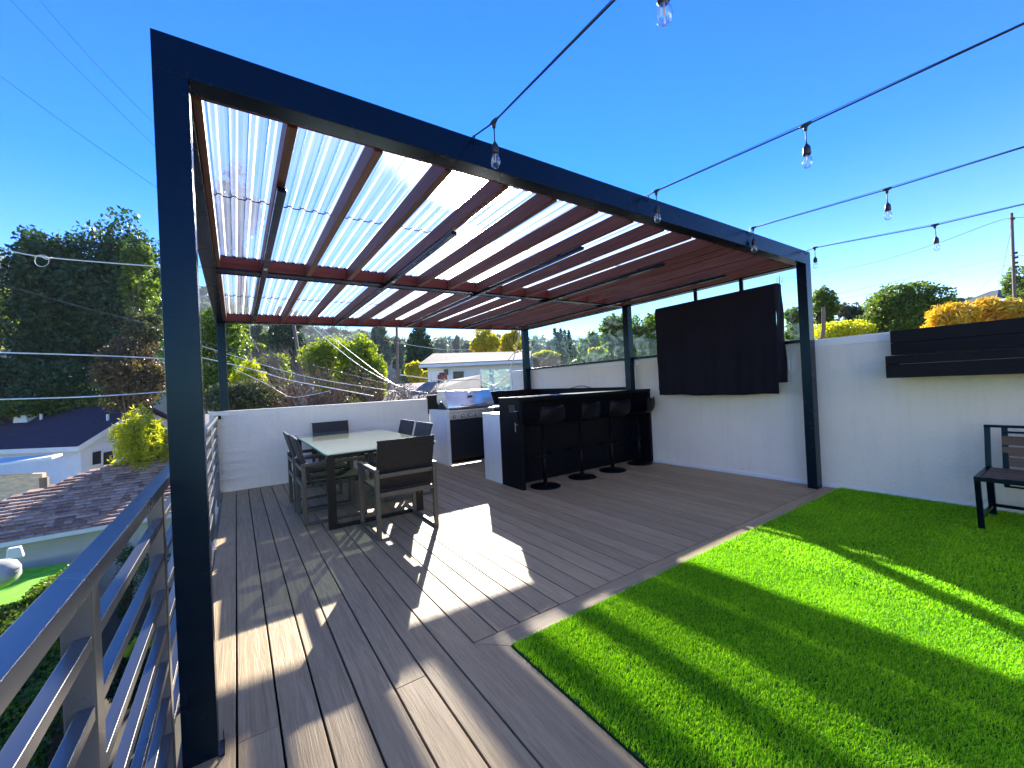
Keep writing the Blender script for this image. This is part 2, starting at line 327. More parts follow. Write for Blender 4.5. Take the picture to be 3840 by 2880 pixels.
def plant(name, label, cat, box, D, fol, style='round', n=5000, lumps=26, leaf=None, aspect=.5, trunk=True, group=None, depth=None, base=None, droop=0.):
    x0, y0, x1, y1 = box; a = at(x0, (y0+y1)/2, D); b = at(x1, (y0+y1)/2, D); top = at((x0+x1)/2, y0, D); bot = at((x0+x1)/2, y1, D)
    ctr = (top+bot)/2; rx = (b-a).length/2; rz = (top.z-bot.z)/2; gz = GZ if base is None else base
    o = thing(name, label, cat, (ctr.x, ctr.y, min(gz, bot.z)), group=group)
    P = crown_points(ctr, rx*.9, depth or rx*.9, rz*.95, n, style, lumps); P = P[P[:, 2] > gz+.02]
    V, q = leaf_quads(P, leaf or D*.0085, aspect, droop); npmesh('crown', V, q, FO[fol], o)
    if trunk:
        m = MB(); r = max(.05, rx*.07); s0 = Vector((ctr.x, ctr.y, min(gz, bot.z))); h = ctr.z+rz*.5-s0.z
        m.tube([s0, s0+Vector((rx*.05, 0, h*.4)), s0+Vector((-rx*.04, rx*.03, h*.7)), s0+Vector((0, 0, h))], [r, r*.8, r*.55, r*.2], 8)
        for k in range(7):
            t0 = random.uniform(.35, .8); p0 = s0+Vector((0, 0, h*t0)); an = random.uniform(0, 6.28)
            p2 = ctr+Vector((math.cos(an)*rx*.5, math.sin(an)*(depth or rx)*.4, rz*random.uniform(0, .6)))
            m.tube([p0, p0.lerp(p2, .5)+Vector((0, 0, rz*.12)), p2], [r*.5, r*.3, r*.08], 6)
        m.build('trunk', M['bark'], o, smooth=True)
    return o
def bare(name, label, box, D, mat, n=60, seed=1, group=None, lv=0, fol=None):
    x0, y0, x1, y1 = box; bot = at((x0+x1)/2, y1, D); rx = (at(x1, y1, D)-at(x0, y1, D)).length/2; H = at(x0, y0, D).z-bot.z
    o = thing(name, label, 'shrub', (bot.x, bot.y, GZ), group=group); rnd = random.Random(seed); m = MB(); tips = []
    m.tube([(bot.x, bot.y, GZ), bot], [.09, .07], 6)
    def grow(p, d, L, r, lvl):
        q = p+d*L*.5+Vector((rnd.uniform(-1, 1), rnd.uniform(-1, 1), rnd.uniform(-.3, .6)))*L*.08; e = q+(d+Vector((rnd.uniform(-1, 1), rnd.uniform(-1, 1), rnd.uniform(-.2, .4)))*.25)*L*.5
        m.tube([p, q, e], [r, r*.8, r*.5], 4, cap=False); tips.append(e)
        if lvl > 0:
            for k in range(rnd.choice((2, 3, 3))):
                dd = (d+Vector((rnd.uniform(-1, 1), rnd.uniform(-1, 1), rnd.uniform(-.45, .7)))*.75).normalized()
                grow(p.lerp(e, rnd.uniform(.45, 1)), dd, L*rnd.uniform(.55, .8), r*.58, lvl-1)
    for k in range(n):
        an = rnd.uniform(0, 6.28); s = rnd.uniform(0, 1)*rx*.8; d = Vector((math.cos(an)*.6, math.sin(an)*.6, rnd.uniform(.5, 1.3))).normalized()
        grow(bot+Vector((math.cos(an)*s, math.sin(an)*s, rnd.uniform(-.3, .2)*H)), d, H*rnd.uniform(.28, .5), .016*D/12, 3)
    m.build('branches', mat, o)
    if fol:
        P = np.array([tuple(t) for t in tips])[::2]; P = P+RNG.normal(size=P.shape)*.05; V, q = leaf_quads(P, D*.006); npmesh('leaves', V, q, FO[fol], o)
    return o

# ------------------------------------------------------------------ light and sky
AZ, EL = R(28.9), R(23.25)
sd = Vector((math.sin(AZ)*math.cos(EL), math.cos(AZ)*math.cos(EL), math.sin(EL)))
sl = bpy.data.lights.new('sun', 'SUN'); sl.energy = 5.0; sl.angle = R(.53); sl.color = (1, .93, .82)
so = bpy.data.objects.new('sun', sl); C.objects.link(so); so.rotation_euler = sd.to_track_quat('Z', 'Y').to_euler(); so.location = (4, 8, 30)
w = bpy.data.worlds.new('World'); sc.world = w; w.use_nodes = True; nt = w.node_tree; nt.nodes.clear()
sky = nt.nodes.new('ShaderNodeTexSky'); sky.sky_type = 'NISHITA'; sky.sun_disc = False; sky.sun_elevation = EL; sky.sun_rotation = AZ
sky.air_density = 1.0; sky.dust_density = 0; sky.ozone_density = 2.2; sky.altitude = 200
hs = nt.nodes.new('ShaderNodeHueSaturation'); hs.inputs['Saturation'].default_value = 1.5; hs.inputs['Hue'].default_value = .526
bg = nt.nodes.new('ShaderNodeBackground'); bg.inputs[1].default_value = .098; wo = nt.nodes.new('ShaderNodeOutputWorld')
nt.links.new(sky.outputs[0], hs.inputs['Color']); nt.links.new(hs.outputs[0], bg.inputs[0]); nt.links.new(bg.outputs[0], wo.inputs[0])
vs = sc.view_settings; vs.view_transform = 'Standard'; vs.look = 'None'; vs.exposure = 2.0; vs.gamma = 1; vs.use_curve_mapping = False
sc.cycles.transparent_max_bounces = 24; sc.cycles.max_bounces = 8; sc.cycles.diffuse_bounces = 4; sc.cycles.sample_clamp_indirect = 6
sc.cycles.caustics_reflective = False; sc.cycles.caustics_refractive = False

# ------------------------------------------------------------------ setting: ground, deck, turf
tag(MB().add([(-3000, -300, GZ), (3000, -300, GZ), (3000, 4000, GZ), (-3000, 4000, GZ)], [(0, 1, 2, 3)]).build('ground', M['ground']), kind='structure')
m = MB(); hx = []                                                 # hills behind the neighbourhood: a ridge line of real distance
prof = [(-500, 900), (0, 1000), (500, 1080), (780, 1112), (900, 1190), (1000, 1235), (1150, 1250), (1300, 1262), (1500, 1290), (1700, 1297), (1900, 1290), (2100, 1300), (2400, 1280), (2900, 1260), (3500, 1230), (4300, 1180)]
top = []
for i in range(len(prof)-1):
    for k in range(8):
        s = k/8; top.append((prof[i][0]*(1-s)+prof[i+1][0]*s, prof[i][1]*(1-s)+prof[i+1][1]*s+random.uniform(-5, 5)))
D = 420; rows = []
for s in (0, .25, .5, .75, 1):
    rows.append([Vector((p.x, p.y, GZ-2+(p.z-GZ+2)*math.sin(s*math.pi/2))) for p in [at(x, y, D)*1 for x, y in top]])
vs_ = []; n = len(top)
for ri, row in enumerate(rows):
    for p in row:
        k = .55+.45*ri/4; vs_.append((p.x*k, p.y*k, p.z if ri else GZ-2))
m.add(vs_, [(r*n+i, r*n+i+1, (r+1)*n+i+1, (r+1)*n+i) for r in range(4) for i in range(n-1)])
tag(m.build('hills', M['hill'], smooth=True), kind='structure')
P = []                                                            # scrub and woods covering the hills, nobody could count them
for ri in range(2, 5):
    for i in range(0, n-1):
        p = Vector(vs_[ri*n+i])
        for k in range(3):
            q = p+Vector((random.uniform(-6, 6), random.uniform(-12, 2), random.uniform(-2, 4))); r0 = random.uniform(3, 6)
            c = crown_points(q, r0*1.4, r0, r0, 150, 'round', 8); P.append(c)
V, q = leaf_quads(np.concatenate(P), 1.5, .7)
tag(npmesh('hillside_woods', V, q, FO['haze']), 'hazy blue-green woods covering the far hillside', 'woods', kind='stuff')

dk = MB(); PW = .14915; X0 = -.0475; YW = 7.37
def board(x0, x1, y0, y1, z=0): dk.box(x0, x1, y0, y1, z-.025, z)
g = .0042
for k in range(-1, 38):                                           # boards run towards the low wall; those right of the turf corner start at the border board
    xa = X0+PW*k+g; xb = X0+PW*(k+1)-g
    if xa > 5.66: break
    xb = min(xb, 5.665)
    if k < 0: xa = -.205
    ys = -3.2 if xb < 1.0 else 1.957
    cuts = [ys]; y = ys+random.uniform(1.2, 9.6)
    while y < YW-.8: cuts.append(y); y += random.uniform(4.8, 5.6)
    cuts.append(YW)
    if k == 0: cuts = [ys, 1.98, YW]
    for a, b_ in zip(cuts, cuts[1:]): board(xa, xb, a+.0012, b_-.0012)
bx = MB()
dk.prism([(.991, -3.2, 0), (1.133, -3.2, 0), (1.133, 1.812, 0), (.991, 1.948, 0)], (0, 0, -.025))
xx = 1.133
bx.prism([(.993, 1.950, 0), (1.135, 1.814, 0), (3.6, 1.814, 0), (3.6, 1.950, 0)], (0, 0, -.025)); bx.box(3.603, 5.665, 1.814, 1.950, -.025, 0)
deck = tag(dk.build('deck', M['deck'], bevel=.0025), kind='structure')
tag(bx.build('deck_border', M['deckx'], bevel=.0025), kind='structure')
tag(MB().box(-.2, 5.8, -3.3, 7.4, -.20, -.06).build('gap_shade_sheet', M['darkgap']), kind='structure')  # dark sheet standing in for the shade seen between the boards
tag(MB().box(-.215, 5.85, -3.35, 8.4, GZ, -.21).build('terrace_base', M['darkgap']), kind='structure')
tag(MB().box(-.232, -.207, -3.2, 7.37, -.24, .004).build('deck_edge_board', M['rail'], bevel=.002), kind='structure')
# artificial turf: base sheet and real blades
tag(MB().box(1.142, 5.66, -3.2, 1.806, -.02, .004).build('turf_base', M['turfbase']), kind='structure')
def blades(n, x0, x1, y0, y1, h, wd):
    x = RNG.uniform(x0, x1, n); y = RNG.uniform(y0, y1, n); a = RNG.uniform(0, 2*np.pi, n); L = RNG.uniform(.6, 1.15, n)*h
    lean = RNG.uniform(.15, .95, n); la = np.where(RNG.uniform(size=n) < .6, RNG.normal(-1.2, .8, n), RNG.uniform(0, 6.28, n))
    bx_, by = np.cos(a)*wd/2, np.sin(a)*wd/2; tx, ty = np.cos(la)*lean*L*.9, np.sin(la)*lean*L*.9; hz = L*np.sqrt(1-(lean*.85)**2)
    z0 = np.full(n, .003)
    A = np.stack([x-bx_, y-by, z0], 1); B = np.stack([x+bx_, y+by, z0], 1)
    C1 = np.stack([x+bx_*.8+tx*.4, y+by*.8+ty*.4, z0+hz*.62], 1); D1 = np.stack([x-bx_*.8+tx*.4, y-by*.8+ty*.4, z0+hz*.62], 1)
    E1 = np.stack([x+tx+bx_*.15, y+ty+by*.15, z0+hz], 1); F1 = np.stack([x+tx-bx_*.15, y+ty-by*.15, z0+hz], 1)
    V = np.stack([A, B, C1, D1, E1, F1], 1).reshape(-1, 3); i = np.arange(n)[:, None]*6
    return V, np.concatenate([i+np.array([[0, 1, 2, 3]]), i+np.array([[3, 2, 4, 5]])])
Vs = []; Qs = []; off = 0
for args in ((190000, 1.14, 3.1, .0, 1.806, .021, .0034), (130000, 3.1, 5.655, -.2, 1.806, .024, .0056), (60000, 1.14, 5.655, -3.2, 0, .028, .010)):
    V, q = blades(*args); Vs.append(V); Qs.append(q+off); off += len(V)
tag(npmesh('artificial_grass', np.concatenate(Vs), np.concatenate(Qs), M['turf']), 'bright green artificial grass blades covering the roof lawn', 'grass', kind='stuff')

# ------------------------------------------------------------------ walls
o = thing('low_wall', 'low white stucco parapet behind the dining table', 'wall', (1.4, 7.43, 0))
MB().box(-.33, 3.02, 7.37, 7.50, -.3, 1.172).build('wall_body', M['stucco'], o, bevel=.004)
MB().box(-.335, 3.02, 7.365, 7.505, 1.172, 1.188).build('coping', M['white'], o, bevel=.002)
o = thing('boundary_wall', 'tall white stucco wall along the right of the deck and lawn', 'wall', (5.75, 2, 0))
MB().box(5.67, 5.83, -3.2, 8.35, -.3, 1.632).build('wall_body', M['stucco'], o)
MB().box(5.664, 5.84, -3.2, 8.355, 1.632, 1.722).build('coping', M['white'], o, bevel=.004)
MB().box(5.662, 5.67, -3.2, 8.35, -.03, .042).build('base_strip', M['white'], o, bevel=.002)
MB().box(5.645, 5.67, 4.60, 4.69, .04, 1.60).box(5.62, 5.67, 4.54, 4.75, 1.60, 1.66).build('pilaster', M['white'], o, bevel=.003)
o = thing('outlet_box', 'small white outlet box on the wall beside the black covered screen', 'outlet', (5.66, 2.27, 1.37))
MB().box(5.625, 5.663, 2.235, 2.30, 1.375, 1.515).build('box_body', M['white'], o, bevel=.004)
MB().box(5.618, 5.625, 2.245, 2.29, 1.39, 1.50).build('cover', M['quartz'], o, bevel=.002)

o = thing('added_bounce_wall', 'unseen white stucco wall added behind the viewpoint to bounce sunlight into the shaded side', 'wall', (2.8, -3.4, 0))  # wall, door and eave added out of view to bounce sun into the shade
MB().box(-.215, .9, -3.55, -3.30, -.2, 3.1).box(3.3, 5.84, -3.55, -3.30, -.2, 3.1).box(.9, 3.3, -3.55, -3.30, 2.15, 3.1).build('wall_body', M['stucco'], o)
fr9 = MB().box(.9, .96, -3.52, -3.34, 0, 2.15).box(3.24, 3.3, -3.52, -3.34, 0, 2.15).box(.96, 3.24, -3.52, -3.34, 2.09, 2.15).box(2.07, 2.13, -3.5, -3.36, 0, 2.09).build('sliding_door', M['white'], o)
g9 = MB().box(.96, 3.24, -3.45, -3.44, .0, 2.09).build('pane', M['pane'], o); g9.parent = fr9; g9.location = (0, 0, 0)
MB().box(-.3, 5.95, -3.6, -3.1, 3.1005, 3.2).build('eave', M['white'], o, bevel=.004)
# ------------------------------------------------------------------ pergola
YF0, YF1, YR0, YR1, YM0, YM1 = 1.955, 2.055, 7.50, 7.61, 4.62, 4.72
XL0, XL1, XR0, XR1 = -.212, -.105, 5.465, 5.60
def zb(x, y):                                                     # underside of the steel frame; it falls a little to the back left
    s = (x-XL0)/(XR1-XL0); return 2.588+(y-1.955)*((1-s)*-.0125+s*.004)
pg = thing('pergola', 'black steel pergola with redwood rafters and a clear corrugated roof over the deck', 'pergola', (2.7, 4.7, 0))
def slab(m, x0, x1, y0, y1, a, b_):                               # box following the frame's fall, a..b above the underside
    lo = [(x, y, zb(x, y)+a) for x, y in ((x0, y0), (x1, y0), (x1, y1), (x0, y1))]; hi = [(x, y, zb(x, y)+b_) for x, y in ((x0, y0), (x1, y0), (x1, y1), (x0, y1))]
    return m.hexa(lo, hi)
for x0, x1, y0, y1 in ((XL0, XL1, YF0, YF1), (XR0, XR1, YF0, YF1), (XL0+.012, XL1+.012, YR0, YR1), (XR0, XR1, YR0, YR1)):
    p = MB().box(x0, x1, y0, y1, .0 if y0 < 3 or x0 > 3 else 1.0, zb(x0, y0)+.001).build('post', M['steel'], pg, bevel=.003)
MB().box(XR0+.03, XR1+.002, 4.565, 4.68, 0.0, zb(5.5, 4.6)+.001).build('post', M['steel'], pg, bevel=.003)
slab(MB(), XL0, XR1, YF0, YF1, 0, .150).build('beam', M['steel'], pg, bevel=.003)
slab(MB(), XL0, XR1, YR0, YR1, 0, .150).build('beam', M['steel'], pg, bevel=.006)
mm = MB(); slab(mm, XL1+.001, XR0-.001, YM0, YM1, 0, .150); mm.build('beam', M['steel'], pg, bevel=.006)
for x0, x1 in ((XL0, XL1), (XR0, XR1)): slab(MB(), x0, x1, YF1+.001, YR0-.001, 0, .150).build('beam', M['steel'], pg, bevel=.006)
# steel lips (small ledges) under the wood
for y0, y1 in ((4.585, 4.619), (7.46, 7.499), (4.721, 4.745)):
    slab(MB(), XL1, XR0, y0, y1, -.004, .012).build('steel_lip', M['steel'], pg, bevel=.002)
# ledger boards
for y0, y1 in ((2.056, 2.095), (4.580, 4.618), (4.722, 4.76), (7.455, 7.497)):
    slab(MB(), XL1+.001, XR0-.001, y0, y1, .014, .119).build('ledger', M['redwoodx'], pg, bevel=.003)
for x0, x1 in ((XL1+.001, XL1+.034), (XR0-.036, XR0-.001)):
    for y0, y1 in ((2.097, 4.578), (4.762, 7.453)): slab(MB(), x0, x1, y0, y1, .014, .119).build('ledger', M['redwood'], pg, bevel=.003)
XRAF = [.264+.3945*k for k in range(14)]
for X in XRAF+[XRAF[9]+.20, XRAF[12]+.2]:
    if X > 5.40: continue
    for y0, y1 in ((2.097, 4.578), (4.762, 7.453)): slab(MB(), X-.0225, X+.0225, y0, y1, .006, .119).build('rafter', M['redwood'], pg, bevel=.002)
per = [(0, 0), (.046, 0), (.054, .013), (.074, .013)]
xs = np.array([XL1+.082*k+a for k in range(68) for a, b in per]); za = np.array([b for k in range(68) for a, b in per]); za = za[xs < XR0]; xs = xs[xs < XR0]
V = []; ysheet = (2.00, 3.25, 3.251, 4.67, 6.2, 7.56)
for (ya, yb, up) in ((2.00, 3.28, .0), (3.24, 4.67, .006), (4.67, 6.24, .0), (6.20, 7.58, .006)):
    vv = []; N = len(xs)
    for y in (ya, yb):
        for x, z in zip(xs, za): vv.append((x, y, zb(x, y)+.1215+z+up))
    mm = MB(); mm.add(vv, [(i, i+1, N+i+1, N+i) for i in range(N-1)]); mm.build('roof_sheet', M['poly'], pg)
for y in (3.26, 6.22):
    MB().tube([(x, y, zb(x, y)+.1205+z) for x, z in zip(xs, za)], .0042, 4).build('seam_strip', M['darkgap'], pg)
# slim black bars under every third rafter
ng = ['first', 'second', 'third', 'fourth', 'fifth']; nm = ['nearest the left railing', 'left of the bright sun spot', 'above the grill end of the table', 'above the bar stools', 'next to the glass side']
for i, (k, ys) in enumerate(((0, 2.69), (3, 2.84), (6, 2.66), (9, 2.66), (12, 2.64))):
    X = XRAF[k]+.004; o = thing('ceiling_bar', 'slim black metal bar under the pergola rafters, %s of five counted from the left railing' % ng[i], 'bar', (X, (ys+7.3)/2, 2.5), group='slim black bars under the pergola rafters')
    mm = MB(); A = [(X-.024, ys), (X+.024, ys), (X+.024, 7.3), (X-.024, 7.3)]
    mm.hexa([(x, y, zb(x, y)-.034) for x, y in A], [(x, y, zb(x, y)-.006) for x, y in A]); mm.build('bar_body', M['steel'], o, bevel=.003)
    MB().box(X-.013, X+.013, 4.3, 4.36, zb(X, 4.3)-.037, zb(X, 4.3)-.0345).build('sticker', M['quartz'], o)
    for y in (ys+.3, 7.0): MB().box(X-.018, X+.018, y, y+.03, zb(X, y)-.0055, zb(X, y)+.0135).build('bracket', M['steel'], o)
# side screen: rails, slim mullions and glass
o = thing('glass_screen', 'smeared glass wind screen in black frames above the white boundary wall', 'glass screen', (5.6, 4.7, 1.69))
for y0, y1 in ((2.06, 4.563), (4.682, 7.499)):
    MB().box(5.568, 5.610, y0, y1, 1.699, 1.735).build('bottom_rail', M['steel'], o, bevel=.003)
for y in (2.745, 3.395): MB().box(5.575, 5.61, y-.022, y+.022, 1.736, zb(5.6, y)-.001).build('mullion', M['steel'], o, bevel=.003)
for y0, y1 in ((2.062, 2.721), (2.769, 3.371), (3.419, 4.05), (4.06, 4.561), (4.684, 7.497)):
    MB().add([(5.595, y0, 1.7355), (5.595, y1, 1.7355), (5.595, y1, zb(5.6, y1)-.002), (5.595, y0, zb(5.6, y0)-.002)], [(0, 1, 2, 3)]).build('pane', M['glass'], o)

# ------------------------------------------------------------------ railings
def railing(label, y0, y1, posts):
    o = thing('metal_railing', label, 'railing', (-.25, (y0+y1)/2, 0))
    zt = lambda y: 1.054+.0103*(y-.6)
    mm = MB().hexa([(-.268, y0, zt(y0)-.037), (-.224, y0, zt(y0)-.037), (-.224, y1, zt(y1)-.037), (-.268, y1, zt(y1)-.037)], [(-.268, y0, zt(y0)), (-.224, y0, zt(y0)), (-.224, y1, zt(y1)), (-.268, y1, zt(y1))])
    mm.build('top_rail', M['rail'], o, bevel=.003)
    for y in posts: MB().box(-.283, -.238, y, y+.052, -.18, zt(y)-.038).build('post', M['rail'], o, bevel=.003)
    ps = sorted([y0]+[p for p in posts]+[y1]); 
    for k in range(7):
        z = .915-.1315*k
        mm = MB()
        for a, b_ in zip([y0]+[p+.0525 for p in posts if p > y0+.01], [p-.0005 for p in posts if p > y0+.01]+[y1]):
            if b_-a > .06:
                s = 1+.003*0; dz = lambda y: .0103*(y-.6)
                mm.hexa([(-.266, a, z+dz(a)-.026), (-.240, a, z+dz(a)-.026), (-.240, b_, z+dz(b_)-.026), (-.266, b_, z+dz(b_)-.026)], [(-.266, a, z+dz(a)), (-.240, a, z+dz(a)), (-.240, b_, z+dz(b_)), (-.266, b_, z+dz(b_))])
        mm.build('slat', M['rail'], o, bevel=.002)
    return o
r2 = railing('long grey metal railing with horizontal bars along the left deck edge', -2.6, 7.34, (-1.1, 1.094, 1.985, 3.6, 5.55, 7.285))
MB().box(-.274, -.19, 7.342, 7.364, 1.075, 1.128).build('wall_plate', M['steel'], r2, bevel=.004)
# base plate with a bolt strap at the foot of the near post
o = thing('post_bracket', 'thin black steel bracket at the foot of the near left post', 'bracket', (-.09, 1.96, 0))
MB().box(-.104, -.085, 1.945, 2.03, .001, .006).build('foot_plate', M['steel'], o)
MB().box(-.088, -.085, 1.945, 1.96, .0062, .09).build('upright', M['steel'], o)

# ------------------------------------------------------------------ dining set
tb = thing('dining_table', 'long dining table with a pale green glass top, marbled by painted reflections, and dark metal frame', 'table', (1.31, 5.7, 0))
TX0, TX1, TY0, TY1 = .718, 1.905, 4.43, 7.03
MB().box(TX0+.012, TX1, TY0, TY1, .748, .762).build('table_top', M['tabletop'], tb, bevel=.002)
MB().box(TX0, TX0+.0115, TY0, TY1, .748, .762).build('glass_edge', M['tableedge'], tb, bevel=.002)
MB().box(TX0+.02, TX0+.06, TY0+.012, TY1-.01, .722, .7475).box(TX1-.06, TX1-.02, TY0+.012, TY1-.01, .722, .7475).box(TX0+.0605, TX1-.0605, TY0+.012, TY0+.05, .722, .7475).box(TX0+.0605, TX1-.0605, TY1-.05, TY1-.01, .722, .7475).box(TX0+.0605, TX1-.0605, 5.28, 5.33, .722, .7475).box(TX0+.0605, TX1-.0605, 6.13, 6.18, .722, .7475).build('top_frame', M['tableframe'], tb, bevel=.002)
for x0 in (.722, 1.635):
    for y0 in (4.437, 6.95): MB().box(x0, x0+.078, y0, y0+.055, .001, .7215).build('leg', M['tableframe'], tb, bevel=.003)
for y0 in (4.442, 6.955): MB().box(.801, 1.634, y0, y0+.045, .001, .035).build('foot_bar', M['tableframe'], tb, bevel=.003)

ch = thing('wicker_armchair', 'black wicker armchair at the near end of the table with its back to us', 'chair', (0, 0, 0), group='black wicker armchairs round the dining table')
W = .60; DP = .64; T = .040
def B_(nm, m_, mt='chairmetal', bv=.004): return m_.build(nm, M[mt], ch, bevel=bv, world=False)
for s in (-1, 1):
    x0, x1 = (-W/2, -W/2+T) if s < 0 else (W/2-T, W/2)
    B_('leg', MB().box(x0, x1, 0, T, .001, .611)); B_('leg', MB().box(x0, x1, DP-T, DP, .001, .611))
    B_('armrest', MB().box(x0-.004*(s < 0), x1+.004*(s > 0), -.002, DP+.002, .612, .648))
    B_('runner', MB().box(x0+.001, x1-.001, T+.001, DP-T-.001, .001, .030))
B_('crossbar', MB().box(-W/2+T+.001, W/2-T-.001, .002, T-.004, .560, .600))
B_('crossbar', MB().box(-W/2+T+.001, W/2-T-.001, .002, T-.004, .385, .428))
B_('crossbar', MB().box(-W/2+T+.001, W/2-T-.001, DP-T, DP-.004, .385, .415))
B_('crossbar', MB().box(-W/2+T+.001, W/2-T-.001, DP*.5, DP*.5+.03, .372, .3845))
for x in (-.13, .13): B_('inner_strut', MB().box(x-.012, x+.012, T+.002, DP-T-.002, .358, .3715))
sm = MB(); npitch = 30; hw = W/2-T-.008                          # woven seat: strips with open gaps
for k in range(npitch):
    y = .075+k*.0185
    sm.box(-hw, hw, y, y+.0135, .429, .441)
for x in (-.24, -.12, 0, .12, .24): sm.box(x-.004, x+.004, .075, .075+npitch*.0185, .4255, .4445)
sm.box(-hw, hw, .624, .640, .418, .4445); B_('seat', sm, 'wicker', 0)
bm_ = MB()
def bp(z): s = (z-.40)/.50; return .105-.135*s                   # back leans from the seat out behind the rear legs
N = 28
for k in range(N):
    z = .41+k*.0178; y = bp(z)
    wv = .003*(k % 2)
    bm_.hexa([(-.272, y-.011-wv, z), (.272, y-.011-wv, z), (.272, y+.013, z), (-.272, y+.013, z)], [(-.272, bp(z+.0142)-.011-wv, z+.0142), (.272, bp(z+.0142)-.011-wv, z+.0142), (.272, bp(z+.0142)+.013, z+.0142), (-.272, bp(z+.0142)+.013, z+.0142)])
nx = 37
for k in range(nx):
    x = -.269+k*.538/(nx-1); y0, y1 = bp(.41), bp(.905)
    bm_.hexa([(x-.0052, y0-.007, .41), (x+.0052, y0-.007, .41), (x+.0052, y0+.009, .41), (x-.0052, y0+.009, .41)], [(x-.0052, y1-.007, .905), (x+.0052, y1-.007, .905), (x+.0052, y1+.009, .905), (x-.0052, y1+.009, .905)])
for k in range(40):                                              # rolled woven top edge
    x = -.272+k*.544/39; bm_.lathe([(.004, -.007), (.0105, -.004), (.0105, .004), (.004, .007)], 6, (x, bp(.905), .905))
B_('backrest', bm_, 'wicker', 0)
ch.location = (1.318, 3.795, 0)
GRP = 'black wicker armchairs round the dining table'
dup(ch, (.535, 5.055, 0), R(-90), 'black wicker armchair on the railing side of the table, the nearer of two', GRP)
dup(ch, (.520, 5.70, 0), R(-90), 'black wicker armchair on the railing side of the table, the farther of two', GRP)
dup(ch, (1.275, 7.265, 0), R(180), 'black wicker armchair at the far end of the table against the low white wall', GRP)
dup(ch, (2.105, 5.36, 0), R(90), 'black wicker armchair on the grill side of the table, the nearer of two', GRP)
dup(ch, (2.115, 6.06, 0), R(90), 'black wicker armchair on the grill side of the table, the farther of two', GRP)

# ------------------------------------------------------------------ bar, counters, grill
o = thing('bar_counter', 'tall black bar counter with waterfall ends under the covered screen', 'bar counter', (4.3, 4.55, 0))
MB().box(3.005, 5.655, 4.31, 4.80, 1.148, 1.197).build('bar_top', M['black'], o, bevel=.003)
MB().box(3.009, 3.060, 4.312, 4.80, .001, 1.1475).build('end_panel', M['black'], o, bevel=.003)
MB().box(5.60, 5.652, 4.312, 4.80, .001, 1.1475).build('end_panel', M['black'], o, bevel=.003)
MB().box(3.061, 5.599, 4.63, 4.80, .001, 1.1475).build('front_panel', M['black'], o, bevel=.002)
fx = MB().box(2.999, 3.0085, 4.40, 4.54, 1.00, 1.10).build('outlet_plate', M['cabinet'], o, bevel=.003)
o = thing('bottle_opener', 'small metal bottle opener bracket on the end of the black bar', 'bottle opener', (2.99, 4.36, .9))
MB().box(2.965, 3.0088, 4.325, 4.375, 1.02, 1.028).build('upper_arm', M['chrome'], o, bevel=.002)
MB().box(2.985, 3.0088, 4.33, 4.37, .86, 1.019).build('plate', M['steel'], o, bevel=.002)
MB().box(2.955, 2.965, 4.345, 4.355, .76, .88).build('rod', M['chrome'], o, bevel=.001)
MB().box(2.9655, 3.0088, 4.335, 4.365, .845, .853).build('lower_arm', M['chrome'], o, bevel=.001)
o = thing('side_counter', 'low white quartz counter end against the back of the black bar', 'counter', (4.3, 5.05, 0))
MB().box(3.014, 5.655, 4.803, 5.285, .945, .972).build('counter_top', M['quartz'], o, bevel=.003)
MB().box(3.016, 3.050, 4.805, 5.28, .001, .9445).build('end_panel', M['quartz'], o, bevel=.002)
MB().box(3.051, 5.655, 4.83, 5.26, .08, .9445).build('cabinet', M['black'], o)
o = thing('grill_island', 'white quartz grill island with black cabinet doors by the low wall', 'counter', (4.3, 6.95, 0))
MB().box(3.040, 3.105, 6.60, 7.365, .001, .985).build('end_panel', M['quartz'], o, bevel=.003)
MB().box(4.075, 5.655, 6.62, 7.365, .945, .980).build('counter_top', M['quartz'], o, bevel=.003)
MB().box(4.08, 5.655, 6.66, 7.30, .10, .9445).build('cabinet', M['cabinet'], o)
MB().box(3.106, 4.06, 6.70, 6.72, .07, .795).build('cabinet_door', M['cabinet'], o, bevel=.002)
MB().box(3.106, 5.65, 6.80, 7.30, .001, .0695).build('toe_kick', M['black'], o)
o = thing('backsplash', 'black L-shaped backsplash board behind the grill and along the wall', 'backsplash', (5, 7.3, .98))
MB().prism([(4.36, 7.37, 1.262), (5.66, 7.37, 1.262), (5.66, 7.37, .981), (4.52, 7.37, .981)], (0, .03, 0)).build('back_board', M['black'], o, bevel=.002)
MB().prism([(5.64, 7.368, 1.262), (5.64, 4.78, 1.236), (5.64, 4.87, .981), (5.64, 7.368, .981)], (.02, 0, 0)).build('side_board', M['black'], o, bevel=.002)
o = thing('black_cord_loop', 'small loop of black cord on top of the black backsplash', 'cord', (5.63, 6.0, 1.25))
MB().tube([onx(2140+9*k, 1456-9*math.sin(k/9*math.pi)**1.2, 5.63) for k in range(10)], .007, 6).build('loop', M['rubber'], o, smooth=True)
MB().tube([onx(2115+5*k, 1459-.4*k, 5.635) for k in range(6)], .006, 6).build('tail', M['rubber'], o, smooth=True)
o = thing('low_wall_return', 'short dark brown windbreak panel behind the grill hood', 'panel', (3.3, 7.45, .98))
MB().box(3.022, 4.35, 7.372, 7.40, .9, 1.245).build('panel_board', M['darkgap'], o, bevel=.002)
MB().box(3.022, 4.35, 7.366, 7.405, 1.2455, 1.258).build('cap', M['white'], o, bevel=.001)

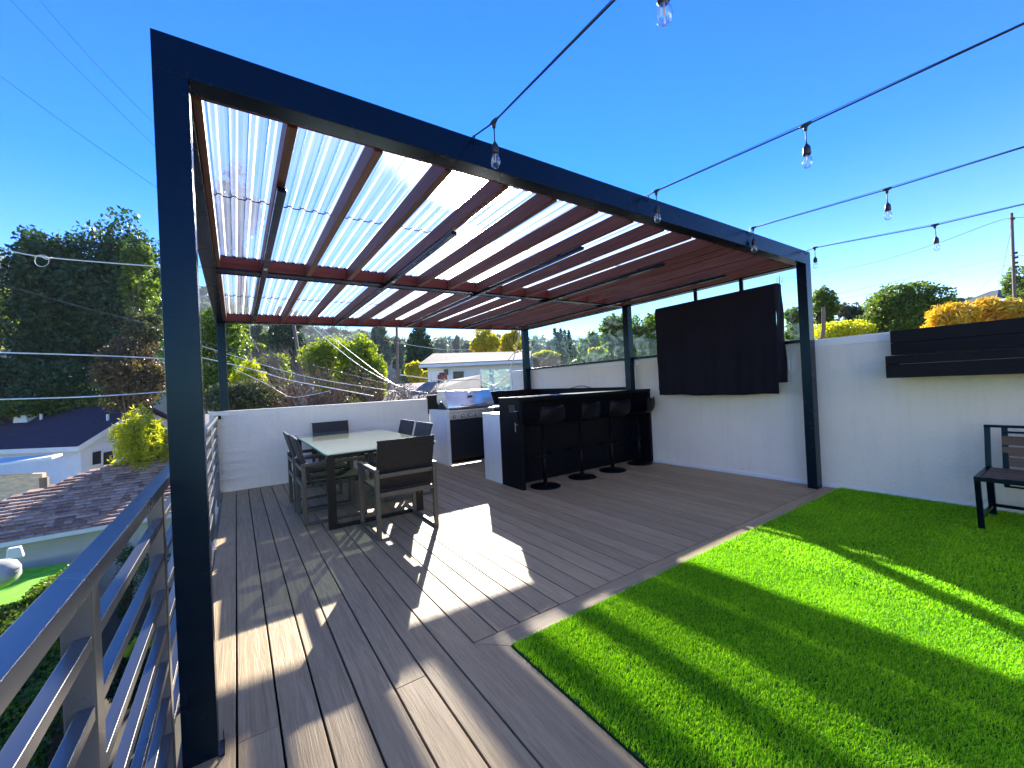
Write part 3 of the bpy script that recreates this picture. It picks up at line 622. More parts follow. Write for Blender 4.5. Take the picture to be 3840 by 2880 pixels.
gr = thing('gas_grill', 'stainless steel built-in gas grill with closed hood and knobs', 'grill', (3.58, 6.9, .8))
MB().box(3.108, 4.060, 6.655, 6.699, .800, .930).build('control_panel', M['stainless'], gr, bevel=.003)
MB().box(3.106, 4.064, 6.62, 7.10, .931, .972).build('drip_lip', M['stainless'], gr, bevel=.004)
MB().prism([(3.115, 6.68, .973), (3.115, 6.90, 1.115), (3.115, 7.09, 1.145), (3.115, 7.09, .973)], (.93, 0, 0)).build('firebox', M['cabinet'], gr, bevel=.003)
side = [(6.628, .990), (6.633, 1.035), (6.69, 1.17), (6.745, 1.265), (6.80, 1.312), (7.07, 1.322), (7.105, 1.20), (7.105, 1.11), (7.03, 1.075), (6.985, 1.085), (6.955, 1.135), (6.90, 1.128), (6.64, .985)]
MB().prism([(3.098, y, z) for y, z in side], (.006, 0, 0)).build('hood_side', M['stainless'], gr)
MB().prism([(4.046, y, z) for y, z in side], (.006, 0, 0)).build('hood_side', M['stainless'], gr)
hood = MB(); pr = side[:7]; n_ = len(pr)
hood.add([(3.1045, y, z) for y, z in pr]+[(4.0455, y, z) for y, z in pr], [(i, i+1, n_+i+1, n_+i) for i in range(n_-1)])
hood.build('hood', M['stainless'], gr, solid=.004, smooth=True)
hd = MB(); hd.tube([(3.34, 6.578, 1.055), (3.86, 6.578, 1.055)], .013, 12)
for x in (3.37, 3.83): hd.tube([(x, 6.578, 1.055), (x, 6.640, 1.06)], .010, 8)
hd.build('handle', M['chrome'], gr, smooth=True)
tag(MB().box(3.52, 3.62, 6.679, 6.681, 1.185, 1.215).build('badge', M['cabinet'], gr))
gr.children[-1].rotation_euler = (0, 0, 0)
MB().lathe([(.035, 0), (.04, .004), (.034, .008), (.005, .009)], 20, (0, 0, 0)).build('thermometer', M['chrome'], gr, world=False, smooth=True)
th = gr.children[-1]; th.location = (3.575-3.58, 6.717-6.9, 1.245-.8); th.rotation_euler = (R(60), 0, 0)
for x in (3.225, 3.380, 3.525, 3.670, 3.815, 3.96):
    k = MB().lathe([(.027, 0), (.029, .004), (.027, .010), (.020, .012)], 20).build('knob', M['knob'], gr, world=False, smooth=True)
    k.location = (x-3.58, 6.655-6.9, .855-.8); k.rotation_euler = (R(90), 0, 0)
    d_ = MB().lathe([(.018, 0), (.019, .016), (.015, .020)], 18).box(-.004, .004, -.016, .016, .0201, .028).build('knob_cap', M['chrome'], k, world=False, smooth=True); d_.location = (0, 0, .0121)

# ------------------------------------------------------------------ bar stools
st = thing('bar_stool', 'black bar stool nearest the left end of the bar', 'bar stool', (0, 0, 0), group='black bar stools along the bar')
MB().lathe([(.20, 0), (.203, .006), (.19, .014), (.06, .026), (.035, .045), (.03, .06)], 40).build('base', M['stool'], st, world=False, smooth=True)
MB().lathe([(.026, .0), (.026, .36), (.019, .365), (.019, .74)], 20, (0, 0, .055)).build('column', M['stool'], st, world=False, smooth=True)
fr_ = MB(); fr_.tube([(.0, -.02, .40), (-.14, .0, .41), (-.15, .12, .41), (-.10, .19, .41), (.10, .19, .41), (.15, .12, .41), (.14, .0, .41), (.0, -.02, .40)], .009, 8)
fr_.build('footrest', M['stool'], st, world=False, smooth=True)
sh = MB(); NU, NV = 17, 22; vv = []
for j in range(NV):
    s = j/(NV-1)
    if s < .55: y = .20-.36*(s/.55); z = .82-.018*math.sin(s/.55*math.pi); 
    else:
        q = (s-.55)/.45; a = q*R(78); y = -.16-.085*math.sin(min(a*1.5, R(90)))-.02*q; z = .82+.235*(1-math.cos(a))/(1-math.cos(R(78)))
    hwid = .205 if s < .85 else .205*math.sqrt(max(.0, 1-((s-.85)/.15)**4*.30)); 
    if s < .12: hwid = .205*(.75+.25*math.sin(s/.12*math.pi/2))
    for i in range(NU):
        u = i/(NU-1)*2-1; lift = .045*abs(u)**3*(1-max(0, s-.5)*1.2)
        vv.append((u*hwid, y+.045*abs(u)**2.5*max(0, (s-.5)/.5), z+lift))
sh.add(vv, [(j*NU+i, j*NU+i+1, (j+1)*NU+i+1, (j+1)*NU+i) for j in range(NV-1) for i in range(NU-1)])
sh.build('seat', M['stool'], st, world=False, smooth=True, solid=.012)
st.location = (3.36, 4.29, 0)
SG = 'black bar stools along the bar'
dup(st, (4.065, 4.33, 0), R(6), 'black bar stool second from the left end of the bar', SG)
dup(st, (4.685, 4.32, 0), R(-5), 'black bar stool third from the left end of the bar', SG)
dup(st, (5.375, 4.37, 0), R(22), 'black bar stool nearest the white boundary wall, turned slightly', SG)

# ------------------------------------------------------------------ covered screen, shelf, bench
tv = thing('covered_screen', 'large wall screen wrapped in a black cloth cover', 'covered screen', (5.46, 3.1, 1.1))
cm = MB(); ny, nz = 90, 50; vv = []
Y0, Y1 = 2.255, 3.945
def cx(y, z):
    h = (2.42-z)/1.32
    return 5.385-.012*h*math.sin(y*17+z*.8)-.008*h*math.sin(y*41+1.3+z*2)-.014*math.sin(y*6.1+.6)*h-.02*math.exp(-((y-3.78-.05*z)/.045)**2)*h-.012*math.exp(-((y-2.62+.09*z)/.03)**2)*h+.030*max(0, h-.86)
for j in range(nz):
    for i in range(ny):
        y = Y0+(Y1-Y0)*i/(ny-1); zt = 2.425+.0*(y-Y0); zbm = 1.098+.007*math.sin(y*3.3+1)+.004*math.sin(y*11); z = zt+(zbm-zt)*j/(nz-1); c0 = min(1, j/2)
        vv.append((cx(y, z)+(.018 if j == 0 else 0), y, z-(0 if j else 0)))
cm.add(vv, [(j*ny+i, j*ny+i+1, (j+1)*ny+i+1, (j+1)*ny+i) for j in range(nz-1) for i in range(ny-1)])
def flap(ye, zlow, x1):
    vv = []
    for j in range(20):
        for i in range(8):
            z = 2.425+(zlow-2.425)*j/19; xa = cx(ye, z)+(.018 if j == 0 else 0); vv.append((xa+(x1-xa)*i/7, ye+.006*math.sin(j*.7+i)-.02*(j/19)*i/7*(1 if ye < 3 else -1), z))
    cm.add(vv, [(j*8+i, j*8+i+1, (j+1)*8+i+1, (j+1)*8+i) for j in range(19) for i in range(7)])
flap(Y0, 1.235, 5.555); flap(Y1, 1.18, 5.545)
vv = [(cx(Y0+(Y1-Y0)*i/(ny-1), 2.425)+.018+(5.55-5.40)*k/5, Y0+(Y1-Y0)*i/(ny-1), 2.427+.008*math.sin(k/5*math.pi)-.02*(k == 5)) for k in range(6) for i in range(ny)]
cm.add(vv, [(k*ny+i, k*ny+i+1, (k+1)*ny+i+1, (k+1)*ny+i) for k in range(5) for i in range(ny-1)])
cm.build('cloth_cover', M['fabric'], tv, smooth=True, solid=.004)
MB().box(5.44, 5.50, Y0+.05, Y1-.05, 1.28, 2.38).build('screen_body', M['steel'], tv, bevel=.006)
MB().box(5.501, 5.573, 2.7, 3.45, 1.8, 2.0).build('wall_mount', M['steel'], tv)
o = thing('wall_shelf', 'black stained wooden planter shelf mounted on the white wall', 'shelf', (5.5, .3, 1.24))
MB().box(5.50, 5.662, -1.1, 1.272, 1.475, 1.592).box(5.50, 5.662, -1.1, 1.272, 1.595, 1.718).build('back_planks', M['shelfwood'], o, bevel=.002)
MB().box(5.29, 5.314, -1.1, 1.268, 1.249, 1.378).box(5.29, 5.314, -1.1, 1.268, 1.381, 1.464).build('front_board', M['shelfwood'], o, bevel=.002)
MB().box(5.3145, 5.662, 1.246, 1.268, 1.249, 1.464).build('end_board', M['shelfwood'], o, bevel=.002)
MB().box(5.3145, 5.662, -1.1, 1.2455, 1.249, 1.275).build('floor_board', M['shelfwood'], o, bevel=.002)
bn = thing('garden_bench', 'black metal bench with brown slats on the turf by the wall', 'bench', (5.2, -.1, 0))
BY0, BY1 = -.85, .667
for y in (BY1-.035, BY0):
    MB().bar((4.955, y+.0175, .003), (4.87, y+.0175, .415), .035).build('leg', M['steel'], bn, bevel=.003)
    MB().bar((5.50, y+.0175, .003), (5.42, y+.0175, .40), .045).build('leg', M['steel'], bn, bevel=.003)
    MB().box(4.845, 5.45, y, y+.035, .4155, .45).build('seat_frame', M['steel'], bn, bevel=.003)
    MB().bar((4.93, y+.0175, .10), (5.47, y+.0175, .10), .024).build('side_stretcher', M['steel'], bn, bevel=.002)
    MB().bar((5.395, y+.0175, .4505), (5.43, y+.0175, .79), .035).build('back_post', M['steel'], bn, bevel=.003)
for y in (BY1-.115, BY0+.08): MB().bar((5.398, y, .30), (5.432, y, .79), .035).build('back_post', M['steel'], bn, bevel=.003)
MB().box(4.845, 4.875, BY0+.036, BY1-.0355, .4155, .45).build('seat_frame', M['steel'], bn, bevel=.003)
MB().box(5.40, 5.435, BY0, BY1, .7905, .812).build('top_bar', M['steel'], bn, bevel=.003)
MB().box(5.405, 5.43, BY0+.1, BY1-.1, .745, .762).build('back_rail', M['steel'], bn, bevel=.003)
MB().box(5.385, 5.41, BY0+.1, BY1-.1, .285, .30).build('back_rail', M['steel'], bn, bevel=.003)
MB().box(5.46, 5.49, BY0+.036, BY1-.036, .09, .115).build('back_stretcher', M['steel'], bn, bevel=.003)
mm = MB()
for k in range(5): mm.box(4.878+.103*k, 4.878+.103*k+.092, BY0+.036, BY1-.036, .428, .4485)
mm.build('seat', M['benchwood'], bn, bevel=.003)
mm = MB()
for z in (.655, .565, .475, .335): mm.box(5.395+.03*(z-.4), 5.413+.03*(z-.4), BY0+.10, BY1-.098, z-.01, z+.065)
mm.build('backrest', M['benchwood'], bn, bevel=.003)

# ------------------------------------------------------------------ string lights
def bulb_drop(root, p, drop=.075, tilt=0.):
    s = MB(); s.tube([p+Vector((-.0, .028, .004)), p, p+Vector((0, -.028, .002))], [.008, .013, .008], 8); s.tube([p, p+Vector((0, 0, -.03))], [.013, .008], 8)
    q = p+Vector((tilt*.5, 0, -.03)); e = q+Vector((tilt, 0, -drop)); s.tube([q, q.lerp(e, .5), e], .0032, 6)
    s.lathe([(.005, .0), (.009, -.008), (.018, -.022), (.020, -.06), (.017, -.064)], 16, e)
    so_ = s.build('socket', M['rubber'], root, smooth=True)
    b_ = MB().lathe([(.0125, -.0645), (.0145, -.070), (.0225, -.090), (.0255, -.106), (.021, -.124), (.009, -.134), (.001, -.1355)], 20, e).build('bulb', M['bulb'], root, smooth=True)
    f_ = MB(); f_.tube([e+Vector((0, 0, -.066)), e+Vector((0, 0, -.108))], [.0035, .002], 6); fo = f_.build('filament', M['filament'], root, smooth=True)
    for ob in (b_, fo): ob.parent = so_; 
strs = [(1.142, [(1.738, 2.700), (.748, 2.668)], 'string light cable of clear bulbs hooked nearest the left post'),
        (2.637, [(1.869, 2.742), (.911, 2.698)], 'string light cable of clear bulbs, second from the left along the beam'),
        (4.205, [(1.925, 2.765), (.945, 2.72)], 'string light cable of clear bulbs, third from the left along the beam'),
        (5.495, [(1.871, 2.748), (.913, 2.665)], 'string light cable of clear bulbs hooked at the right pergola corner')]
for i, (X, bl, lab) in enumerate(strs):
    o = thing('string_light', lab, 'string light', (X, 1, 2.6), group='string light cables hooked to the front beam')
    pts = [Vector((X, 1.957, 2.741))]+[Vector((X, y, z)) for y, z in bl]+[Vector((X, .16, bl[1][1]-.014)), Vector((X, -1.2, bl[1][1]+.02)), Vector((X, -3.295, 2.85))]
    cable = MB(); cable.tube(pts, .0042, 6); dn = [p+Vector((.002, 0, .007+.006*math.sin(k*1.7))) for k, p in enumerate(pts[1:])]; cable.tube(dn, .0018, 5)
    cable.build('cable', M['rubber'], o, smooth=True)
    MB().tube([(X, 1.954, 2.70), (X, 1.94, 2.715), (X, 1.935, 2.735), (X, 1.95, 2.745)], .004, 6).build('hook', M['steel'], o)
    for k, (y, z) in enumerate(bl): bulb_drop(o, Vector((X, y, z)), .06 if i == 0 and k == 1 else .07, .02*(i == 3 and k == 1))

# ------------------------------------------------------------------ neighbourhood on the left
LZ = -3.05                                                        # raised lawn terrace
lw_ = [onz(-500, 2215, LZ), onz(70, 2136, LZ), onz(300, 2106, LZ), onz(300, 2180, LZ), onz(0, 2420, LZ), onz(-900, 2900, LZ)]
tag(MB().prism([p for p in lw_], (0, 0, -.35)).build('neighbour_lawn', M['farturf']), kind='structure')
o = thing('retaining_wall', 'grey retaining wall under the neighbour lawn terrace', 'wall', (-4, 9, GZ))
MB().prism([p+Vector((0, 0, -.351)) for p in lw_], (0, 0, GZ-LZ+.351)).build('wall_body', M['greywall'], o)
hz = -2.75                                                        # clipped ivy hedge between lawn and deck
hp = [onz(-900, 2760, hz), onz(0, 2290, hz), onz(150, 2190, hz), onz(285, 2112, hz), onz(262, 2350, hz), onz(232, 2640, hz), onz(150, 2900, hz), onz(-700, 4200, hz)]
o = thing('ivy_hedge', 'wide clipped ivy hedge below the near railing', 'hedge', (-2.6, 5, GZ))
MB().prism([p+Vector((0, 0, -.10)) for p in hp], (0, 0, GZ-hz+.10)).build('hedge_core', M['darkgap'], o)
poly = [(p.x, p.y) for p in hp]
def inside(x, y):
    c = False; j = len(poly)-1
    for i in range(len(poly)):
        if (poly[i][1] > y) != (poly[j][1] > y) and x < (poly[j][0]-poly[i][0])*(y-poly[i][1])/(poly[j][1]-poly[i][1])+poly[i][0]: c = not c
        j = i
    return c
bx0, bx1 = min(p[0] for p in poly), max(p[0] for p in poly); by0, by1 = min(p[1] for p in poly), max(p[1] for p in poly); P = []
while len(P) < 26000:
    x, y = random.uniform(bx0, bx1), random.uniform(by0, by1)
    if inside(x, y): P.append((x, y, hz+random.uniform(-.1, .06)+.07*math.sin(x*5)*math.sin(y*4.3)))
for a, b_ in zip(hp, hp[1:]+hp[:1]):
    for k in range(int((b_-a).length*170)): s = random.random(); p = a.lerp(b_, s); P.append((p.x+random.uniform(-.05, .05), p.y+random.uniform(-.05, .05), hz-random.uniform(0, 1.6)))
V, q = leaf_quads(np.array(P), .075, .75); npmesh('leaves', V, q, FO['mid'], o)
# near house with a brown shake roof
EZ = -2.3; E1 = onz(0, 2034, EZ); E2 = onz(582, 1934, EZ); ed = (E2-E1).normalized(); nn = Vector((-ed.y, ed.x, 0))
if nn.y < 0: nn = -nn
E0 = E1-ed*9; E3 = E2+ed*7.0; sl_ = math.tan(R(19))
hs_ = thing('shake_roof_house', 'low house with sage green walls and a brown shake roof below the railing', 'house', (E1.x, E1.y, GZ))
wi = nn*.45
A, B = E0+wi, E3+wi
MB().prism([Vector((A.x, A.y, GZ)), Vector((B.x, B.y, GZ)), Vector((B.x, B.y, EZ-.12)), Vector((A.x, A.y, EZ-.12))], nn*7).build('wall', M['sage'], hs_)
MB().prism([E0+Vector((0, 0, -.14)), E3+Vector((0, 0, -.14)), E3+Vector((0, 0, -.01)), E0+Vector((0, 0, -.01))], -nn*.10).build('gutter', M['fascia'], hs_, bevel=.01)
# hip edge: seen at these photo points on the roof plane
def on_roof(x, y):
    r = ray(x, y); nrm = ed.cross((nn+Vector((0, 0, sl_))).normalized()); k = (E1-CAM).dot(nrm)/r.dot(nrm); return CAM+r*k
h1, h2 = on_roof(0, 1887), on_roof(640, 1672)
u1, v1 = (h1-E1).dot(ed), (h1-E1).dot(nn); u2, v2 = (h2-E1).dot(ed), (h2-E1).dot(nn)
rf_ = MB(); rnd = random.Random(3); row = .20; V5 = 6.0
for k in range(int(V5/row)):
    v = k*row; ul = u1+(v-v1)*(u2-u1)/(v2-v1); u = max(ul, -9)+rnd.uniform(-.12, .12)
    while u < (E3-E1).dot(ed):
        w_ = rnd.uniform(.16, .46); lift = rnd.uniform(.0, .02)
        def PT(uu, vv_, dz): p = E1+ed*uu+nn*vv_; return Vector((p.x, p.y, EZ+vv_*sl_+dz))
        hgt = .065+lift; vo = rnd.uniform(-.02, .02)
        rf_.hexa([PT(u, v+vo-.05, 0), PT(u+w_-.012, v+vo-.05, 0), PT(u+w_-.012, v+row+.05, -.01), PT(u, v+row+.05, -.01)], [PT(u, v+vo-.05, hgt), PT(u+w_-.012, v+vo-.05, hgt), PT(u+w_-.012, v+row+.05, .006), PT(u, v+row+.05, .006)])
        u += w_
rf_.build('roof', M['shake'], hs_)
pl = [E1+ed*max(u1-v1*(u2-u1)/(v2-v1), -9), E3, E3+nn*V5, E1+ed*(u1+(V5-v1)*(u2-u1)/(v2-v1))+nn*V5]
pl = [Vector((p.x, p.y, EZ-.02+(p-E1).dot(nn)*sl_)) for p in pl]
MB().prism(pl, (0, 0, -.1)).build('roof_deck', M['darkgap'], hs_)
# bamboo clumps in front of its wall
for i, (bxp, dd, lab) in enumerate((((425, 2010, 520, 2330), 8.6, 'thin dark bamboo clump against the sage wall behind the railing bars, left clump'), ((520, 1990, 640, 2420), 8.2, 'thin dark bamboo clump against the sage wall, the clump beside the near post'))):
    plant('bamboo', lab, 'bamboo', bxp, dd, 'bamboo', 'column', 1500, 30, .12, .16, group='bamboo clumps by the sage wall')
plant('garden_plant', 'dark low shrub under the bamboo seen through the railing bars', 'shrub', (380, 2330, 640, 2700), 7.0, 'bamboo', 'round', 2600, 20, .10, .4)
plant('round_leaf_plant', 'small pale plant with round leaves low behind the railing', 'plant', (485, 2375, 590, 2440), 6.6, 'bright', 'flat', 60, 8, .22, .9, trunk=False)
tag(MB().box(-1.9, -.3, .0, 8, GZ+.01, GZ+.05).build('clay_path', M['redfloor']), kind='structure')
o = thing('garden_boulder', 'grey rounded boulder with a white top at the lawn edge', 'boulder', at(-10, 2150, 9.6))
c0 = at(-12, 2155, 9.6); mm = MB(); nu = 14
vv = []
for j in range(9):
    for i in range(nu):
        a, b_ = 2*math.pi*i/nu, math.pi*j/8; rr = 1+.16*math.sin(3*a+j)+.1*math.sin(5*a*j*.3)
        vv.append((c0.x+.42*rr*math.sin(b_)*math.cos(a), c0.y+.42*rr*math.sin(b_)*math.sin(a), c0.z+.33*math.cos(b_)))
mm.add(vv, [(j*nu+i, j*nu+(i+1) % nu, (j+1)*nu+(i+1) % nu, (j+1)*nu+i) for j in range(8) for i in range(nu)]); mm.build('stone', M['stone'], o, smooth=True)
c1 = at(20, 2098, 9.5); MB().prism([c1, c1+Vector((.25, .1, -.05)), c1+Vector((.2, .1, .2)), c1+Vector((.02, 0, .22))], (.0, .12, .02)).build('cap_stone', M['white'], o, bevel=.02)
# house with the dark purple roof
z2 = at(300, 1662, 21).z; K = at(300, 1662, 21); L2 = onz(-420, 1692, z2); G2 = onz(640, 1622, z2)
h2_ = thing('purple_roof_house', 'pale blue-white house with a dark purple shingle roof and a dark window', 'house', (K.x, K.y, GZ))
dl = (L2-K).normalized(); dg = (Vector((-dl.y, dl.x, 0))); dg = dg if dg.y > 0 else -dg
R1 = K+dl*12; S1 = K+dg*6.5; rdg = 1.75
MB().prism([Vector((p.x, p.y, GZ)) for p in (K, R1, R1+dg*6.5, S1)], (0, 0, z2-GZ-.02)).build('wall', M['bluewall'], h2_)
mid = K+dg*3.25+Vector((0, 0, rdg))
MB().prism([K+Vector((0, 0, -.02)), S1+Vector((0, 0, -.02)), mid-Vector((0, 0, .12))], dl*.15).build('gable', M['bluewall'], h2_)
ov = .35; a0 = K-dl*ov-dg*ov; a1 = K-dl*ov+dg*3.25; b0 = R1-dg*ov; b1 = R1+dg*3.25
dz = Vector((0, 0, rdg)); e0 = Vector((0, 0, -rdg*ov/3.25))
MB().prism([a0+e0, b0+e0, b1+dz, a1+dz], (0, 0, .10)).build('roof', M['navyroof'], h2_)
c0_, d0_ = S1-dl*ov+dg*ov, R1+dg*(6.5+ov)
MB().prism([a1+dz, b1+dz, d0_+e0, c0_+e0], (0, 0, .10)).build('roof', M['navyroof'], h2_)
fs_ = MB(); fs_.bar(a0+e0+Vector((0, 0, -.06)), b0+e0+Vector((0, 0, -.06)), .06, .24); fs_.bar(a0+e0+Vector((0, 0, -.05)), a1+dz+Vector((0, 0, -.05)), .06, .24); fs_.build('fascia', M['fascia'], h2_)
def hit_plane(x, y, P0, nrm): r = ray(x, y); return CAM+r*((P0-CAM).dot(nrm)/r.dot(nrm))
wn = [hit_plane(x, y, K-dl*.02, dl) for x, y in ((343, 1700), (425, 1685), (425, 1745), (343, 1747))]
wd = MB().prism(wn, -dl*.04).build('window', M['fascia'], h2_)
for x0_, x1_ in ((347, 379), (388, 424)):
    q4 = [hit_plane(x, y, K-dl*.07, dl) for x, y in ((x0_, 1697), (x1_, 1690), (x1_, 1738), (x0_, 1744))]; pn = MB().prism(q4, dl*.005).build('pane', M['pane'], h2_); pn.parent = wd; pn.location = (0, 0, 0)
q = onz(75, 1590, z2+.95)
rn = (dg*rdg-Vector((0, 0, -3.25))).normalized()
v0 = hit_plane(75, 1585, a0+e0+Vector((0, 0, .1)), Vector((-dg.x*rdg, -dg.y*rdg, 3.25)).normalized())
MB().prism([v0+dl*.45+Vector((0, 0, 0)), v0-dl*.45, v0-dl*.35+Vector((0, 0, .42)), v0+dl*.35+Vector((0, 0, .42))], dg*.7+Vector((0, 0, .08))).build('roof_vent', M['fascia'], h2_)
for px_, py_ in ((155, 1572), (405, 1575)):
    v0 = hit_plane(px_, py_, a0+e0+Vector((0, 0, .1)), Vector((-dg.x*rdg, -dg.y*rdg, 3.25)).normalized()); MB().tube([v0-Vector((0, 0, .1)), v0+Vector((0, 0, .32))], .07, 8).build('vent_pipe', M['fascia'], h2_)
# plywood shed with a lean-to roof
o = thing('plywood_shed', 'unfinished plywood lean-to with a pale flat roof between the two houses', 'shed', at(80, 1840, 15))
A = at(-120, 1790, 15.5); B = at(158, 1775, 15.0); Cc = at(158, 1760, 17)
MB().prism([Vector((A.x, A.y, GZ)), Vector((B.x, B.y, GZ)), B, A], (.05, .2, 0)).build('wall', M['ply'], o)
MB().prism([at(-150, 1765, 15), at(195, 1722, 14.6), at(235, 1708, 16.5), at(-150, 1738, 17)], (0, 0, .09)).build('roof', M['fascia'], o)
MB().bar(at(165, 1790, 15), Vector((at(165, 1790, 15).x, at(165, 1790, 15).y, GZ)), .2).build('corner_post', M['polewood'], o)
plant('yellow_bush', 'bright yellow-green leafy bush beside the pale house corner', 'bush', (410, 1505, 645, 1830), 16, 'yellowgreen', 'round', 5200, 46, .22, .24)

# ------------------------------------------------------------------ trees: left
TG = 'trees and shrubs beyond the deck'
plant('evergreen_tree', 'tall dark evergreen tree at the far left with two peaks', 'tree', (55, 845, 330, 1560), 30, 'dark', 'column', 26000, 80, .32, .6, depth=4, group=TG)
plant('evergreen_tree', 'tallest dark evergreen tree close behind the near left post', 'tree', (235, 805, 640, 1560), 31, 'dark', 'column', 34000, 100, .32, .6, depth=4.5, group=TG)
plant('climbing_vine', 'light green climbing vine on the right side of the dark evergreen', 'vine', (440, 900, 590, 1215), 26, 'mid', 'column', 3200, 26, .26, .6, depth=1.2, group=TG)
plant('leafy_tree', 'pale yellow-green tree cut by the left edge of the photo', 'tree', (-170, 1010, 105, 1330), 36, 'bright', 'round', 5200, 34, .34, .6, group=TG)
plant('red_leaf_tree', 'reddish brown bushy tree left of the near post', 'tree', (330, 1230, 640, 1560), 22, 'redbrown', 'round', 9000, 44, .20, .6, group=TG)
plant('leafy_tree', 'green-topped small tree with red foliage right above the reddish bushes', 'tree', (450, 1150, 640, 1300), 23, 'olive', 'round', 2600, 20, .20, .6, group=TG)
plant('shrub', 'dark shrubs in a row behind the dark purple roof, left part', 'shrub', (-260, 1290, 150, 1580), 26, 'dark', 'round', 7500, 40, .26, .6, group=TG)
plant('shrub', 'dark shrubs in a row behind the dark purple roof, middle part', 'shrub', (60, 1330, 420, 1580), 25, 'dark', 'round', 7500, 40, .24, .6, group=TG)
plant('shrub', 'low yellow-green shrubs just above the dark purple roof ridge', 'shrub', (-200, 1480, 430, 1570), 24, 'mid', 'flat', 5200, 40, .22, .6, depth=2, group=TG)
# between the posts
plant('leafy_tree', 'glossy green vine-covered tree right of the near left post', 'tree', (735, 1125, 945, 1560), 16, 'mid', 'column', 12000, 60, .15, .55, depth=1.5, group=TG)
plant('leafy_bush', 'bright lime green bush rising above the low wall by the rear left post', 'bush', (850, 1335, 1025, 1545), 12, 'yellowgreen', 'round', 3800, 36, .13, .5, group=TG)
plant('leafy_bush', 'mixed green and brown bush low behind the left end of the low wall', 'bush', (735, 1400, 1060, 1570), 11, 'olive', 'round', 6000, 44, .10, .5, group=TG)
o = plant('pine_tree', 'tall tree with a thick reddish trunk rising behind the roof', 'tree', (765, 575, 1010, 1010), 23, 'olive', 'round', 4200, 30, .30, .3, trunk=False, group=TG)
a, b_ = at(912, 1345, 23), at(890, 700, 23)
MB().tube([Vector((a.x, a.y, GZ)), a, a.lerp(b_, .5)+Vector((.1, 0, 0)), b_], [.52, .40, .22, .08], 14).build('trunk', M['bark'], o, smooth=True)
plant('round_tree', 'low flat-topped bright green tree far behind the low wall', 'tree', (895, 1272, 1015, 1345), 48, 'bright', 'flat', 2600, 22, .40, .6, group=TG)
plant('leafy_tree', 'pale olive tree top beside the thick trunk', 'tree', (925, 1215, 1000, 1275), 60, 'haze', 'round', 1400, 14, .5, .6, group=TG)
plant('leafy_tree', 'green tree in front of the blue hill left of the dark tree', 'tree', (960, 1240, 1050, 1330), 60, 'mid', 'round', 1800, 18, .5, .6, group=TG)
plant('evergreen_tree', 'dark bluish evergreen behind the leaning pole', 'tree', (1000, 1150, 1150, 1430), 45, 'dark', 'column', 6000, 34, .42, .6, group=TG)
plant('feathery_tree', 'feathery lime green tree behind the bare shrubs', 'tree', (1100, 1215, 1360, 1500), 21, 'bright', 'round', 9000, 50, .21, .25, group=TG)
plant('round_tree', 'dense rounded green tree right of the feathery one', 'tree', (1245, 1240, 1480, 1570), 19, 'bright', 'round', 13000, 60, .18, .6, group=TG)
plant('leafy_bush', 'small yellow-green bush in front of the dark conifer', 'bush', (1500, 1345, 1625, 1450), 30, 'gold', 'round', 3200, 28, .26, .6, group=TG)
plant('conifer', 'dark broad conifer beside the thin utility pole', 'tree', (1500, 1170, 1645, 1440), 46, 'dark', 'cone', 9000, 90, .36, .5, group=TG)
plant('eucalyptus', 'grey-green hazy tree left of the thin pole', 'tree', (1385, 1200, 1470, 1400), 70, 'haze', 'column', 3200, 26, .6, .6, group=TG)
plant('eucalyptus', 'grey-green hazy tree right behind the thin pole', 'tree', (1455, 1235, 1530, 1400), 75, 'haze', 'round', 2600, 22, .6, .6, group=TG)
plant('bamboo_grove', 'tall golden-green grove behind the grey roof, left clump', 'tree', (1755, 1225, 1880, 1350), 34, 'gold', 'column', 5200, 34, .36, .22, group=TG)
plant('bamboo_grove', 'tall golden-green grove behind the grey roof, right clump by the post', 'tree', (1865, 1235, 1975, 1350), 36, 'gold', 'column', 4200, 30, .36, .22, group=TG)
for i, (bx_, D_, lab) in enumerate((((1615, 1262, 1690, 1345), 190, 'round hazy tree on the horizon right of the conifer'), ((1690, 1256, 1732, 1345), 200, 'upright hazy tree on the horizon between two rounder ones'),
        ((1725, 1268, 1790, 1345), 195, 'hazy tree on the horizon left of the golden grove'), ((1985, 1270, 2055, 1345), 150, 'hazy tree seen through the glass near the rear right post'),
        ((2035, 1262, 2100, 1345), 150, 'hazy tree seen through the glass left of the dark spires'))):
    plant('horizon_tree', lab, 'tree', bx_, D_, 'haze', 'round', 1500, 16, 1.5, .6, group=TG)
plant('shrub', 'low brownish scrub along the back of the low wall left of its middle', 'shrub', (900, 1440, 1130, 1560), 13, 'redbrown', 'flat', 4200, 40, .10, .45, group=TG)
plant('shrub', 'low green and brown scrub along the back of the low wall right of its middle', 'shrub', (1120, 1450, 1360, 1560), 14, 'olive', 'flat', 4200, 40, .11, .45, group=TG)
plant('leafy_tree', 'mid-height lime green tree between the vine-covered tree and the bare shrubs', 'tree', (930, 1300, 1110, 1500), 26, 'bright', 'round', 4200, 34, .22, .5, group=TG)
bare('bare_shrub', 'leafless red-brown shrub above the middle of the low wall', (1040, 1350, 1260, 1560), 12, M['redtwig'], 46, 3, TG, fol='redbrown')
bare('bare_shrub', 'leafless reddish shrub in front of the round green tree', (1300, 1400, 1490, 1540), 13, M['redtwig'], 36, 5, TG, fol='redbrown')
bare('bare_shrub', 'leafless grey shrub left of the grill above the low wall', (1480, 1410, 1640, 1540), 12, M['greytwig'], 34, 8, TG)
bare('bare_tree', 'leafless silvery branches sweeping up in front of the dark evergreen', (990, 1270, 1180, 1440), 20, M['greytwig'], 26, 12, TG)
